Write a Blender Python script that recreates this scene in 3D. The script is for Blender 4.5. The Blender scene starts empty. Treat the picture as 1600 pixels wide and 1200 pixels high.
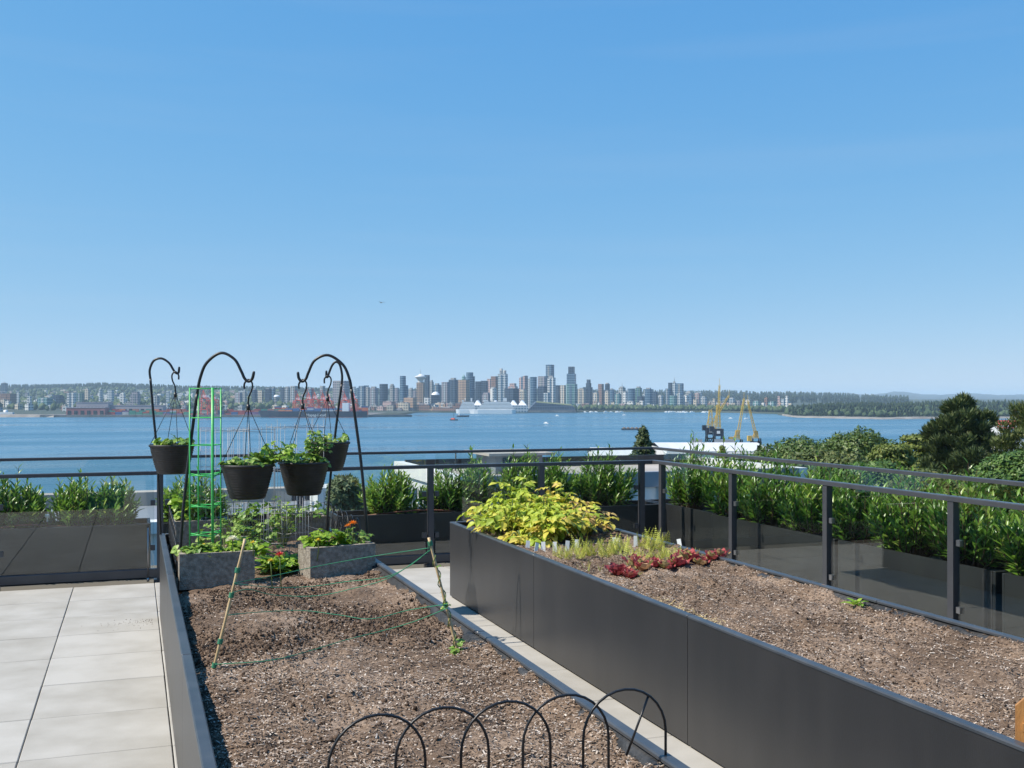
import bpy, bmesh, math, random
import numpy as np
from mathutils import Vector, Matrix, Euler

# ---------------------------------------------------------------- camera, sky, sun, exposure
SC = bpy.context.scene
COL = SC.collection
R = math.radians
FPX, HOR, EYE = 1650.0, 621.0, 1.51          # focal length and horizon row for a 1600 px wide frame
TH = math.atan(590.0 / FPX)
SN, CS = math.sin(TH), math.cos(TH)
cam_data = bpy.data.cameras.new('camera')
cam = bpy.data.objects.new('camera', cam_data); COL.objects.link(cam)
cam_data.sensor_width = 36.0
cam_data.lens = FPX / 1600.0 * 36.0
cam_data.shift_y = (HOR - 600.0) / 1600.0
cam_data.clip_start = 0.05
cam_data.clip_end = 120000.0
cam.location = (0, 0, EYE)
cam.rotation_euler = (R(90), 0, -TH)
SC.camera = cam

SUN_EL, SUN_AZ = R(50), math.atan2(-1.0, 0.06)      # azimuth from +Y towards +X
SUN = Vector((math.cos(SUN_EL) * math.sin(SUN_AZ), math.cos(SUN_EL) * math.cos(SUN_AZ), math.sin(SUN_EL)))
world = bpy.data.worlds.new('World'); SC.world = world; world.use_nodes = True
wn = world.node_tree.nodes; wl = world.node_tree.links
bg = wn['Background']
sky = wn.new('ShaderNodeTexSky'); sky.sky_type = 'NISHITA'
sky.sun_disc = False
sky.sun_elevation = SUN_EL; sky.sun_rotation = SUN_AZ
sky.air_density = 1.0; sky.dust_density = 0.0; sky.ozone_density = 4.0; sky.altitude = 0
tcw = wn.new('ShaderNodeTexCoord'); sh = wn.new('ShaderNodeVectorMath'); sh.operation = 'ADD'; sh.inputs[1].default_value = (0, 0, 0.10)   # a clear, thin-horizon sky
nw = wn.new('ShaderNodeVectorMath'); nw.operation = 'NORMALIZE'
wl.new(tcw.outputs['Generated'], sh.inputs[0]); wl.new(sh.outputs[0], nw.inputs[0]); wl.new(nw.outputs[0], sky.inputs[0])
# one tone curve per channel over the whole sky, as the photograph's clear blue
sp_ = wn.new('ShaderNodeSeparateColor'); cb_ = wn.new('ShaderNodeCombineColor'); wl.new(sky.outputs[0], sp_.inputs[0])
for i_, (k_, x_, e_) in enumerate(((0.60, 1.11, 1.32), (1.83, 1.99, 0.64), (3.62, 3.71, 0.22))):
    d_ = wn.new('ShaderNodeMath'); d_.operation = 'DIVIDE'; d_.inputs[1].default_value = x_; wl.new(sp_.outputs[i_], d_.inputs[0])
    p_ = wn.new('ShaderNodeMath'); p_.operation = 'POWER'; p_.inputs[1].default_value = e_; wl.new(d_.outputs[0], p_.inputs[0])
    m_ = wn.new('ShaderNodeMath'); m_.operation = 'MULTIPLY'; m_.inputs[1].default_value = k_; wl.new(p_.outputs[0], m_.inputs[0]); wl.new(m_.outputs[0], cb_.inputs[i_])
# faint stretched cirrus all round the sky
mpw = wn.new('ShaderNodeMapping'); mpw.inputs['Scale'].default_value = (1.3, 1.3, 22); mpw.inputs['Rotation'].default_value = (0.03, 0.05, 0)
wl.new(tcw.outputs['Generated'], mpw.inputs[0]); nzw = wn.new('ShaderNodeTexNoise'); nzw.inputs['Scale'].default_value = 1.5; nzw.inputs['Detail'].default_value = 5; wl.new(mpw.outputs[0], nzw.inputs['Vector'])
mrw = wn.new('ShaderNodeMapRange'); mrw.inputs[1].default_value = .52; mrw.inputs[2].default_value = .78; mrw.inputs[3].default_value = 0; mrw.inputs[4].default_value = .05; wl.new(nzw.outputs[0], mrw.inputs[0])
mxw = wn.new('ShaderNodeMix'); mxw.data_type = 'RGBA'; wl.new(mrw.outputs[0], mxw.inputs[0]); wl.new(cb_.outputs[0], mxw.inputs[6]); mxw.inputs[7].default_value = (3.3, 3.5, 3.8, 1)
wl.new(mxw.outputs[2], bg.inputs[0]); bg.inputs[1].default_value = 0.15
sl = bpy.data.lights.new('sun', 'SUN'); sl.energy = 4.7; sl.angle = R(0.5); sl.color = (1.0, 0.92, 0.80)
sun = bpy.data.objects.new('sun', sl); COL.objects.link(sun)
sun.rotation_euler = SUN.to_track_quat('Z', 'Y').to_euler()
SC.view_settings.view_transform = 'Standard'; SC.view_settings.look = 'None'
SC.view_settings.exposure = 0.48; SC.view_settings.gamma = 1.0
SC.cycles.max_bounces = 8; SC.cycles.transparent_max_bounces = 16
SC.cycles.diffuse_bounces = 3; SC.cycles.glossy_bounces = 3; SC.cycles.transmission_bounces = 4
SC.cycles.volume_bounces = 1
SC.cycles.caustics_reflective = False; SC.cycles.caustics_refractive = False
SC.cycles.use_denoising = True

# ---------------------------------------------------------------- helpers
def P(px, py, t):
    r = (px - 800) / FPX
    return Vector((t * (SN + r * CS), t * (CS - r * SN), EYE - (py - HOR) / FPX * t))
def on_z(px, py, z): return P(px, py, (EYE - z) * FPX / (py - HOR))
def on_y(px, py, Y):
    r = (px - 800) / FPX
    return P(px, py, Y / (CS - r * SN))
def on_x(px, py, X):
    r = (px - 800) / FPX
    return P(px, py, X / (SN + r * CS))

def tag(o, label=None, cat=None, group=None, kind=None):
    if label: o['label'] = label
    if cat: o['category'] = cat
    if group: o['group'] = group
    if kind: o['kind'] = kind
    return o
def empty(name, loc=(0, 0, 0), rz=0.0, label=None, cat=None, group=None):
    o = bpy.data.objects.new(name, None); COL.objects.link(o)
    o.location = loc; o.rotation_euler = (0, 0, rz); o.empty_display_size = 0.1
    return tag(o, label, cat, group)
def inst(name, me, parent=None, mtx=None):
    o = bpy.data.objects.new(name, me); COL.objects.link(o)
    if parent is not None: o.parent = parent
    if mtx is not None: o.matrix_local = mtx
    return o
def copy_tree(o, parent=None):
    c = o.copy(); COL.objects.link(c)
    if parent is not None: c.parent = parent
    for ch in list(o.children): copy_tree(ch, c)
    return c

class MB:
    def __init__(s): s.v = []; s.f = []; s.sm = []
    def add(s, vs, fs, smooth=False):
        n = len(s.v); s.v += [tuple(v) for v in vs]
        for f in fs: s.f.append(tuple(i + n for i in f)); s.sm.append(smooth)
        return s
    def box(s, x0, x1, y0, y1, z0, z1, m=None, ch=0.0):
        if ch <= 0:
            vs = [(x0, y0, z0), (x1, y0, z0), (x1, y1, z0), (x0, y1, z0), (x0, y0, z1), (x1, y0, z1), (x1, y1, z1), (x0, y1, z1)]
            fs = [(0, 3, 2, 1), (4, 5, 6, 7), (0, 1, 5, 4), (1, 2, 6, 5), (2, 3, 7, 6), (3, 0, 4, 7)]
        else:   # chamfered top edges and vertical edges
            def ring(e, z): return [(x0 + e, y0, z), (x1 - e, y0, z), (x1, y0 + e, z), (x1, y1 - e, z), (x1 - e, y1, z), (x0 + e, y1, z), (x0, y1 - e, z), (x0, y0 + e, z)]
            a = ring(ch, z0); b = ring(ch, z1 - ch)
            c = [(min(max(x, x0 + ch), x1 - ch), min(max(y, y0 + ch), y1 - ch), z1) for x, y, z in b]
            vs = a + b + c; fs = [tuple(range(7, -1, -1)), tuple(range(16, 24))]
            for i in range(8):
                j = (i + 1) % 8
                fs += [(i, j, j + 8, i + 8), (i + 8, j + 8, j + 16, i + 16)]
        if m is not None: vs = [m @ Vector(v) for v in vs]
        return s.add(vs, fs)
    def bar(s, a, b, w, h=None):
        a = Vector(a); b = Vector(b); h = h or w
        d = (b - a); L = d.length; d.normalize()
        up = Vector((0, 0, 1)) if abs(d.z) < 0.95 else Vector((0, 1, 0))
        sx = d.cross(up).normalized(); sz = sx.cross(d).normalized()
        vs = []
        for p in (a, b):
            for i, j in ((-1, -1), (1, -1), (1, 1), (-1, 1)): vs.append(p + sx * (i * w / 2) + sz * (j * h / 2))
        return s.add(vs, [(0, 1, 2, 3), (7, 6, 5, 4), (0, 4, 5, 1), (1, 5, 6, 2), (2, 6, 7, 3), (3, 7, 4, 0)])
    def tube(s, pts, r, n=6, cap=True):
        pts = [Vector(p) for p in pts]; N = len(pts)
        rr = r if isinstance(r, (list, tuple)) else [r] * N
        ref = None; vs = []
        for i, p in enumerate(pts):
            d = (pts[min(i + 1, N - 1)] - pts[max(i - 1, 0)]).normalized()
            if ref is None:
                ref = d.cross(Vector((0.13, 0.97, 0.2))).normalized()
            ref = (ref - d * ref.dot(d)).normalized(); b = d.cross(ref)
            for k in range(n):
                a = 2 * math.pi * k / n
                vs.append(p + (ref * math.cos(a) + b * math.sin(a)) * rr[i])
        fs = []
        for i in range(N - 1):
            for k in range(n):
                k2 = (k + 1) % n
                fs.append((i * n + k, i * n + k2, (i + 1) * n + k2, (i + 1) * n + k))
        if cap: fs += [tuple(range(n - 1, -1, -1)), tuple(range((N - 1) * n, N * n))]
        return s.add(vs, fs, True)
    def lathe(s, prof, n=24, c=(0, 0, 0), smooth=True):
        vs = []; fs = []
        for r, z in prof:
            for k in range(n):
                a = 2 * math.pi * k / n
                vs.append((c[0] + r * math.cos(a), c[1] + r * math.sin(a), c[2] + z))
        for i in range(len(prof) - 1):
            for k in range(n):
                k2 = (k + 1) % n
                fs.append((i * n + k, i * n + k2, (i + 1) * n + k2, (i + 1) * n + k))
        return s.add(vs, fs, smooth)
    def prism(s, poly, z0, z1):
        n = len(poly)
        vs = [(x, y, z0) for x, y in poly] + [(x, y, z1) for x, y in poly]
        fs = [tuple(range(n - 1, -1, -1)), tuple(range(n, 2 * n))]
        for i in range(n): j = (i + 1) % n; fs.append((i, j, j + n, i + n))
        return s.add(vs, fs)
    def mesh(s, name, mat=None):
        me = bpy.data.meshes.new(name); me.from_pydata(s.v, [], s.f)
        me.polygons.foreach_set('use_smooth', s.sm)
        if mat: me.materials.append(mat)
        me.update(); return me
    def build(s, name, mat=None, parent=None):
        return inst(name, s.mesh(name, mat), parent)

def scatter_mesh(name, base_v, base_f, mats, mat, smooth=False):
    """many transformed copies of a small shape as one mesh; mats is (N,4,4)"""
    V = np.array(base_v, float); M = np.asarray(mats, float)
    W = np.einsum('nij,vj->nvi', M[:, :3, :3], V) + M[:, None, :3, 3]
    n, k = len(M), len(V)
    verts = W.reshape(-1, 3)
    loops = []; starts = []; tot = []; c = 0
    bl = [i for f in base_f for i in f]; bt = [len(f) for f in base_f]
    bl = np.array(bl); bt = np.array(bt)
    L = (bl[None, :] + (np.arange(n) * k)[:, None]).reshape(-1)
    T = np.tile(bt, n); S = np.concatenate([[0], np.cumsum(T)[:-1]])
    me = bpy.data.meshes.new(name)
    me.vertices.add(len(verts)); me.vertices.foreach_set('co', verts.reshape(-1).astype(np.float32))
    me.loops.add(len(L)); me.loops.foreach_set('vertex_index', L.astype(np.int32))
    me.polygons.add(len(T)); me.polygons.foreach_set('loop_start', S.astype(np.int32)); me.polygons.foreach_set('loop_total', T.astype(np.int32))
    if smooth: me.polygons.foreach_set('use_smooth', np.ones(len(T), bool))
    me.update(calc_edges=True); me.validate()
    if mat: me.materials.append(mat)
    return me

def frame_m(p, d, n, s=(1, 1, 1)):
    """matrix: local Y along d, local Z near n"""
    d = Vector(d).normalized(); n = Vector(n); n = n - d * n.dot(d)
    if n.length < 1e-4: n = d.orthogonal()
    n.normalize(); x = d.cross(n)
    return Matrix(((x.x * s[0], d.x * s[1], n.x * s[2], p[0]), (x.y * s[0], d.y * s[1], n.y * s[2], p[1]), (x.z * s[0], d.z * s[1], n.z * s[2], p[2]), (0, 0, 0, 1)))

def spline(pts, per=6):
    pts = [Vector(p) for p in pts]; out = []
    for i in range(len(pts) - 1):
        a = pts[max(i - 1, 0)]; b = pts[i]; c = pts[i + 1]; d = pts[min(i + 2, len(pts) - 1)]
        for k in range(per):
            u = k / per
            out.append(0.5 * ((2 * b) + (c - a) * u + (2 * a - 5 * b + 4 * c - d) * u * u + (3 * b - a - 3 * c + d) * u ** 3))
    out.append(pts[-1]); return out

# ---------------------------------------------------------------- materials
def nodes(name):
    m = bpy.data.materials.new(name); m.use_nodes = True
    nt = m.node_tree; return m, nt, nt.nodes, nt.links, nt.nodes['Principled BSDF']
def mat(name, col, rough=0.6, metal=0.0, col2=None, vscale=4.0, vdet=4, bump=0.0, bscale=60.0, spec=0.5, stretch=None, coat=0.0, contrast=(0.35, 0.65)):
    m, nt, N, L, b = nodes(name)
    b.inputs['Base Color'].default_value = (*col, 1); b.inputs['Roughness'].default_value = rough
    b.inputs['Metallic'].default_value = metal; b.inputs['Specular IOR Level'].default_value = spec
    if coat: b.inputs['Coat Weight'].default_value = coat; b.inputs['Coat Roughness'].default_value = 0.2
    tc = N.new('ShaderNodeTexCoord'); src = tc.outputs['Object']
    if stretch:
        mp = N.new('ShaderNodeMapping'); mp.inputs['Scale'].default_value = stretch
        L.new(src, mp.inputs[0]); src = mp.outputs[0]
    if col2:
        nz = N.new('ShaderNodeTexNoise'); nz.inputs['Scale'].default_value = vscale; nz.inputs['Detail'].default_value = vdet
        L.new(src, nz.inputs['Vector'])
        cr = N.new('ShaderNodeValToRGB'); cr.color_ramp.elements[0].position = contrast[0]; cr.color_ramp.elements[1].position = contrast[1]
        cr.color_ramp.elements[0].color = (*col, 1); cr.color_ramp.elements[1].color = (*col2, 1)
        L.new(nz.outputs[0], cr.inputs[0]); L.new(cr.outputs[0], b.inputs['Base Color'])
    if bump:
        n2 = N.new('ShaderNodeTexNoise'); n2.inputs['Scale'].default_value = bscale; n2.inputs['Detail'].default_value = 3
        L.new(src, n2.inputs['Vector'])
        bp = N.new('ShaderNodeBump'); bp.inputs['Strength'].default_value = bump; bp.inputs['Distance'].default_value = 0.01
        L.new(n2.outputs[0], bp.inputs['Height']); L.new(bp.outputs[0], b.inputs['Normal'])
    return m
def leaf_mat(name, c1, c2, rough=0.4, trans=0.3, c3=None, spec=0.5, p3=0.85):
    """leaf colours vary from leaf to leaf"""
    m, nt, N, L, b = nodes(name)
    g = N.new('ShaderNodeNewGeometry'); oi = N.new('ShaderNodeObjectInfo')
    ad = N.new('ShaderNodeMath'); ad.operation = 'ADD'
    L.new(g.outputs['Random Per Island'], ad.inputs[0]); L.new(oi.outputs['Random'], ad.inputs[1])
    fr = N.new('ShaderNodeMath'); fr.operation = 'FRACT'; L.new(ad.outputs[0], fr.inputs[0])
    cr = N.new('ShaderNodeValToRGB'); e = cr.color_ramp.elements
    e[0].color = (*c1, 1); e[1].color = (*c2, 1)
    if c3: q = e.new(p3); q.color = (*c2, 1); e[2].color = (*c3, 1)
    L.new(fr.outputs[0], cr.inputs[0]); L.new(cr.outputs[0], b.inputs['Base Color'])
    b.inputs['Roughness'].default_value = rough; b.inputs['Specular IOR Level'].default_value = spec
    tr = N.new('ShaderNodeBsdfTranslucent'); L.new(cr.outputs[0], tr.inputs[0])
    mx = N.new('ShaderNodeMixShader'); mx.inputs[0].default_value = trans
    L.new(b.outputs[0], mx.inputs[1]); L.new(tr.outputs[0], mx.inputs[2])
    L.new(mx.outputs[0], N['Material Output'].inputs[0]); return m
def facade(name, wall, glass, fl=3.4, bay=3.0, gz=0.6, gx=0.7, groug=0.15, roof=None):
    """storeys and bays of far towers, in the building's own coordinates"""
    m, nt, N, L, b = nodes(name); b.inputs['Specular IOR Level'].default_value = 0.3
    tc = N.new('ShaderNodeTexCoord'); sp = N.new('ShaderNodeSeparateXYZ'); L.new(tc.outputs['Object'], sp.inputs[0])
    def math_(op, a, bb=None):
        q = N.new('ShaderNodeMath'); q.operation = op
        for i, x in enumerate((a, bb)):
            if x is None: continue
            if isinstance(x, (int, float)): q.inputs[i].default_value = x
            else: L.new(x, q.inputs[i])
        return q.outputs[0]
    z = math_('LESS_THAN', math_('FRACT', math_('DIVIDE', sp.outputs[2], fl)), gz)
    u = math_('LESS_THAN', math_('FRACT', math_('DIVIDE', math_('ADD', sp.outputs[0], sp.outputs[1]), bay)), gx)
    ge = N.new('ShaderNodeNewGeometry'); sn = N.new('ShaderNodeSeparateXYZ'); L.new(ge.outputs['Normal'], sn.inputs[0])
    k = math_('MULTIPLY', math_('MULTIPLY', z, u), math_('LESS_THAN', sn.outputs[2], 0.5))
    nz = N.new('ShaderNodeTexNoise'); nz.inputs['Scale'].default_value = 0.13; L.new(tc.outputs['Object'], nz.inputs['Vector'])
    gm = N.new('ShaderNodeMix'); gm.data_type = 'RGBA'; gm.inputs[6].default_value = (*[c * 0.6 for c in glass], 1); gm.inputs[7].default_value = (*[min(1, c * 1.4) for c in glass], 1)
    L.new(nz.outputs[0], gm.inputs[0])
    mx = N.new('ShaderNodeMix'); mx.data_type = 'RGBA'; mx.inputs[6].default_value = (*wall, 1); L.new(gm.outputs[2], mx.inputs[7]); L.new(k, mx.inputs[0])
    L.new(mx.outputs[2], b.inputs['Base Color'])
    rm = N.new('ShaderNodeMix'); rm.inputs[2].default_value = 0.75; rm.inputs[3].default_value = groug; L.new(k, rm.inputs[0]); L.new(rm.outputs[0], b.inputs['Roughness'])
    return m

M = {}
M['paver'] = None
def paver_mat():
    m, nt, N, L, b = nodes('paver')
    tc = N.new('ShaderNodeTexCoord'); oi = N.new('ShaderNodeObjectInfo')
    off = N.new('ShaderNodeVectorMath'); off.operation = 'ADD'
    cx = N.new('ShaderNodeCombineXYZ'); mm = N.new('ShaderNodeMath'); mm.operation = 'MULTIPLY'; mm.inputs[1].default_value = 40
    L.new(oi.outputs['Random'], mm.inputs[0]); L.new(mm.outputs[0], cx.inputs[0]); L.new(mm.outputs[0], cx.inputs[1])
    L.new(tc.outputs['Object'], off.inputs[0]); L.new(cx.outputs[0], off.inputs[1])
    n1 = N.new('ShaderNodeTexNoise'); n1.inputs['Scale'].default_value = 3.5; n1.inputs['Detail'].default_value = 5; L.new(off.outputs[0], n1.inputs['Vector'])
    n2 = N.new('ShaderNodeTexNoise'); n2.inputs['Scale'].default_value = 160; n2.inputs['Detail'].default_value = 2; L.new(off.outputs[0], n2.inputs['Vector'])
    a = N.new('ShaderNodeMath'); a.operation = 'MULTIPLY_ADD'; a.inputs[1].default_value = 0.25; L.new(n2.outputs[0], a.inputs[0]); L.new(n1.outputs[0], a.inputs[2])
    o2 = N.new('ShaderNodeMath'); o2.operation = 'MULTIPLY_ADD'; o2.inputs[1].default_value = 0.22; L.new(oi.outputs['Random'], o2.inputs[0]); L.new(a.outputs[0], o2.inputs[2])
    cr = N.new('ShaderNodeValToRGB'); e = cr.color_ramp.elements; e[0].position = 0.40; e[1].position = 0.90
    e[0].color = (0.305, 0.286, 0.250, 1); e[1].color = (0.432, 0.414, 0.380, 1)
    L.new(o2.outputs[0], cr.inputs[0]); L.new(cr.outputs[0], b.inputs['Base Color'])
    # darker dirt along the edges of each slab
    sp = N.new('ShaderNodeSeparateXYZ'); L.new(tc.outputs['Object'], sp.inputs[0])
    b.inputs['Roughness'].default_value = 0.85
    bp = N.new('ShaderNodeBump'); bp.inputs['Strength'].default_value = 0.25; bp.inputs['Distance'].default_value = 0.002
    L.new(n2.outputs[0], bp.inputs['Height']); L.new(bp.outputs[0], b.inputs['Normal'])
    return m
M['paver'] = paver_mat()
M['joint'] = mat('joint_dirt', (0.13, 0.12, 0.10), 0.95)
M['char'] = mat('charcoal_metal', (0.024, 0.0245, 0.0265), 0.38, 0.0, (0.036, 0.0355, 0.037), 2.0, 7, 0.06, 120, 0.5, stretch=(2.5, 2.5, .6), contrast=(.3, .8))
M['cap'] = mat('cap_metal', (0.040, 0.046, 0.055), 0.38, 0.0, (0.06, 0.066, 0.075), 8, 5, 0.05, 200)
M['rail'] = mat('rail_paint', (0.055, 0.057, 0.066), 0.35, 0.2, (0.068, 0.07, 0.078), 6, 4)
M['clamp'] = mat('clamp_steel', (0.35, 0.35, 0.36), 0.35, 0.9)
M['iron'] = mat('black_iron', (0.012, 0.013, 0.014), 0.38, 0.0, (0.02, 0.02, 0.022), 30, 3)
M['pot'] = mat('pot_plastic', (0.014, 0.013, 0.014), 0.5, 0.0, (0.024, 0.022, 0.023), 20, 4, 0.1, 150)
M['liner'] = mat('liner_fabric', (0.012, 0.012, 0.013), 0.55, 0.0, (0.04, 0.04, 0.042), 14, 5, 0.5, 60)
M['conc'] = mat('block_concrete', (0.20, 0.172, 0.138), 0.95, 0.0, (0.36, 0.32, 0.265), 45, 6, 0.8, 160)
M['box'] = mat('planter_box', (0.02, 0.02, 0.022), 0.5, 0.0, (0.03, 0.03, 0.03), 3, 5, 0.05, 200)
M['gwire'] = mat('green_wire', (0.05, 0.42, 0.09), 0.35, 0.0, (0.07, 0.5, 0.13), 30)
M['zwire'] = mat('galvanised_wire', (0.26, 0.27, 0.28), 0.45, 0.5)
M['string'] = mat('green_twine', (0.03, 0.22, 0.12), 0.8)
M['bamboo'] = mat('bamboo', (0.42, 0.29, 0.14), 0.5, 0.0, (0.55, 0.42, 0.24), 25, 4)
M['tagw'] = mat('white_plastic', (0.75, 0.76, 0.74), 0.4)
M['hose'] = mat('drip_hose', (0.20, 0.075, 0.045), 0.6)
M['cedar'] = mat('cedar_wood', (0.45, 0.22, 0.07), 0.6, 0.0, (0.33, 0.15, 0.05), 10, 5, 0.2, 80, stretch=(8, 8, 1))
M['straw'] = leaf_mat('straw', (0.45, 0.33, 0.13), (0.62, 0.5, 0.26), 0.7, 0.1)
M['laurel'] = leaf_mat('laurel_leaf', (0.07, 0.17, 0.02), (0.25, 0.42, 0.055), 0.3, 0.42, (0.46, 0.54, 0.12))
M['laurel2'] = leaf_mat('laurel_dark_leaf', (0.055, 0.15, 0.02), (0.20, 0.36, 0.05), 0.3, 0.40, (0.40, 0.49, 0.10))
M['potato'] = leaf_mat('potato_leaf', (0.30, 0.42, 0.035), (0.52, 0.59, 0.06), 0.5, 0.35, (0.66, 0.62, 0.10))
M['potato_y'] = leaf_mat('potato_yellow_leaf', (0.58, 0.53, 0.06), (0.70, 0.58, 0.10), 0.6, 0.3, (0.58, 0.38, 0.14))
M['dry'] = leaf_mat('withered_leaf', (0.45, 0.27, 0.11), (0.58, 0.42, 0.14), 0.7, 0.25, (0.35, 0.18, 0.09))
M['feather'] = leaf_mat('feathery_leaf', (0.42, 0.48, 0.07), (0.62, 0.60, 0.13), 0.6, 0.3)
M['straw_leaf'] = leaf_mat('strawberry_leaf', (0.10, 0.22, 0.03), (0.27, 0.41, 0.07), 0.45, 0.3, (0.40, 0.50, 0.12))
M['bright'] = leaf_mat('bright_leaf', (0.16, 0.32, 0.025), (0.34, 0.48, 0.05), 0.4, 0.35)
M['red_let'] = leaf_mat('red_lettuce', (0.24, 0.03, 0.045), (0.50, 0.11, 0.11), 0.4, 0.3, (0.50, 0.40, 0.18), 0.5, 0.72)
M['stem'] = mat('green_stem', (0.12, 0.17, 0.04), 0.6)
M['twig'] = mat('brown_twig', (0.09, 0.06, 0.035), 0.8)
M['chip'] = leaf_mat('wood_chip', (0.13, 0.088, 0.062), (0.31, 0.225, 0.16), 0.85, 0.0, (0.60, 0.53, 0.46), 0.2, 0.70)
M['white_petal'] = leaf_mat('cream_petal', (0.78, 0.76, 0.52), (0.85, 0.84, 0.72), 0.6, 0.3)
M['red_petal'] = leaf_mat('red_petal', (0.55, 0.02, 0.03), (0.7, 0.08, 0.08), 0.5, 0.2)
M['orange_petal'] = leaf_mat('orange_petal', (0.78, 0.20, 0.01), (0.85, 0.33, 0.02), 0.5, 0.2)
M['wpaint'] = mat('white_paint', (0.70, 0.70, 0.69), 0.6, 0.0, (0.6, 0.6, 0.6), 0.4, 5)
M['glass_dark'] = mat('dark_window', (0.02, 0.028, 0.035), 0.1)
M['bark'] = mat('bark', (0.10, 0.075, 0.055), 0.9, 0.0, (0.17, 0.13, 0.1), 6, 5, 0.6, 20)

def glass_mat():
    m, nt, N, L, b = nodes('fence_glass'); N.remove(b)
    fr = N.new('ShaderNodeFresnel'); fr.inputs[0].default_value = 1.5
    # the pane is a real slab: both faces use the same air-to-glass ratio
    tr = N.new('ShaderNodeBsdfTransparent'); tr.inputs[0].default_value = (0.93, 0.96, 0.95, 1)
    gl = N.new('ShaderNodeBsdfGlossy'); gl.inputs['Roughness'].default_value = 0.0; gl.inputs[0].default_value = (1, 1, 1, 1)
    lw = N.new('ShaderNodeLayerWeight'); lw.inputs[0].default_value = 0.12
    geo = N.new('ShaderNodeNewGeometry')
    # schlick from the facing angle, same on front and back faces
    dot = N.new('ShaderNodeVectorMath'); dot.operation = 'DOT_PRODUCT'; L.new(geo.outputs['Incoming'], dot.inputs[0]); L.new(geo.outputs['Normal'], dot.inputs[1])
    ab = N.new('ShaderNodeMath'); ab.operation = 'ABSOLUTE'; L.new(dot.outputs['Value'], ab.inputs[0])
    om = N.new('ShaderNodeMath'); om.operation = 'SUBTRACT'; om.inputs[0].default_value = 1; L.new(ab.outputs[0], om.inputs[1])
    pw = N.new('ShaderNodeMath'); pw.operation = 'POWER'; pw.inputs[1].default_value = 5; L.new(om.outputs[0], pw.inputs[0])
    ma = N.new('ShaderNodeMath'); ma.operation = 'MULTIPLY_ADD'; ma.inputs[1].default_value = 0.95; ma.inputs[2].default_value = 0.05; L.new(pw.outputs[0], ma.inputs[0])
    N.remove(fr); N.remove(lw)
    mx = N.new('ShaderNodeMixShader'); L.new(ma.outputs[0], mx.inputs[0]); L.new(tr.outputs[0], mx.inputs[1]); L.new(gl.outputs[0], mx.inputs[2])
    L.new(mx.outputs[0], N['Material Output'].inputs[0]); return m
M['glass'] = glass_mat()

def soil_mat():
    m, nt, N, L, b = nodes('soil')
    tc = N.new('ShaderNodeTexCoord')
    n1 = N.new('ShaderNodeTexNoise'); n1.inputs['Scale'].default_value = 2.2; n1.inputs['Detail'].default_value = 3; L.new(tc.outputs['Object'], n1.inputs['Vector'])
    n2 = N.new('ShaderNodeTexNoise'); n2.inputs['Scale'].default_value = 70; n2.inputs['Detail'].default_value = 6; n2.inputs['Roughness'].default_value = 0.75; L.new(tc.outputs['Object'], n2.inputs['Vector'])
    a = N.new('ShaderNodeMath'); a.operation = 'MULTIPLY_ADD'; a.inputs[1].default_value = 0.7; L.new(n1.outputs[0], a.inputs[0]); L.new(n2.outputs[0], a.inputs[2])
    cr = N.new('ShaderNodeValToRGB'); e = cr.color_ramp.elements; e[0].position = 0.6; e[1].position = 1.1
    e[0].color = (0.085, 0.058, 0.041, 1); e[1].color = (0.365, 0.270, 0.200, 1)
    q = e.new(0.85); q.color = (0.185, 0.128, 0.09, 1)
    L.new(a.outputs[0], cr.inputs[0]); L.new(cr.outputs[0], b.inputs['Base Color']); b.inputs['Roughness'].default_value = 0.95; b.inputs['Specular IOR Level'].default_value = 0.15
    bp = N.new('ShaderNodeBump'); bp.inputs['Strength'].default_value = 0.9; bp.inputs['Distance'].default_value = 0.012
    L.new(n2.outputs[0], bp.inputs['Height']); L.new(bp.outputs[0], b.inputs['Normal'])
    return m
M['soil'] = soil_mat()
# ---------------------------------------------------------------- roof deck and pavers
rnd = random.Random(11)
XF, YF = 4.75, 9.2                       # fence lines
deck = MB().box(-9, 5.75, -9, 10.25, -16, -0.034).build('roof_deck', M['joint']); tag(deck, kind='structure')
pv = MB().box(-0.3028, 0.3028, -0.3018, 0.3018, -0.03, 0, ch=0.0035).mesh('paver', M['paver'])
BEDS = [(0.165, 1.33, 0.7, 7.69), (2.25, 3.27, 0.5, 7.69)]
for i in range(-9, 8):
    for j in range(-12, 7):
        cx = 0.155 - 0.305 - 0.61 * i * -1; cy = 5.42 + 0.305 + 0.61 * j
        if cx > XF - 0.32 or cy > 9.0: continue
        if any(x0 < cx - 0.31 and cx + 0.31 < x1 and y0 < cy - .31 and cy + .31 < y1 for x0, x1, y0, y1 in BEDS): continue
        if (cy < 1.0 or cx < -2.2) and (cx > 1 or cy < -3 or cx < -4): continue
        o = inst('paver', pv, deck); o.location = (cx, cy, rnd.uniform(-.0015, .0015)); o.rotation_euler = (rnd.uniform(-.0015, .0015), rnd.uniform(-.002, .002), rnd.uniform(-.003, .003))
# narrow cut slabs along the fence at the right
cut = MB().box(-0.085, 0.085, -0.3025, 0.3025, -0.03, 0, ch=0.004).mesh('paver_cut', M['paver'])
for j in range(-6, 6):
    o = inst('paver', cut, deck); o.location = (XF - 0.14, 5.725 + .61 * j, 0)

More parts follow.
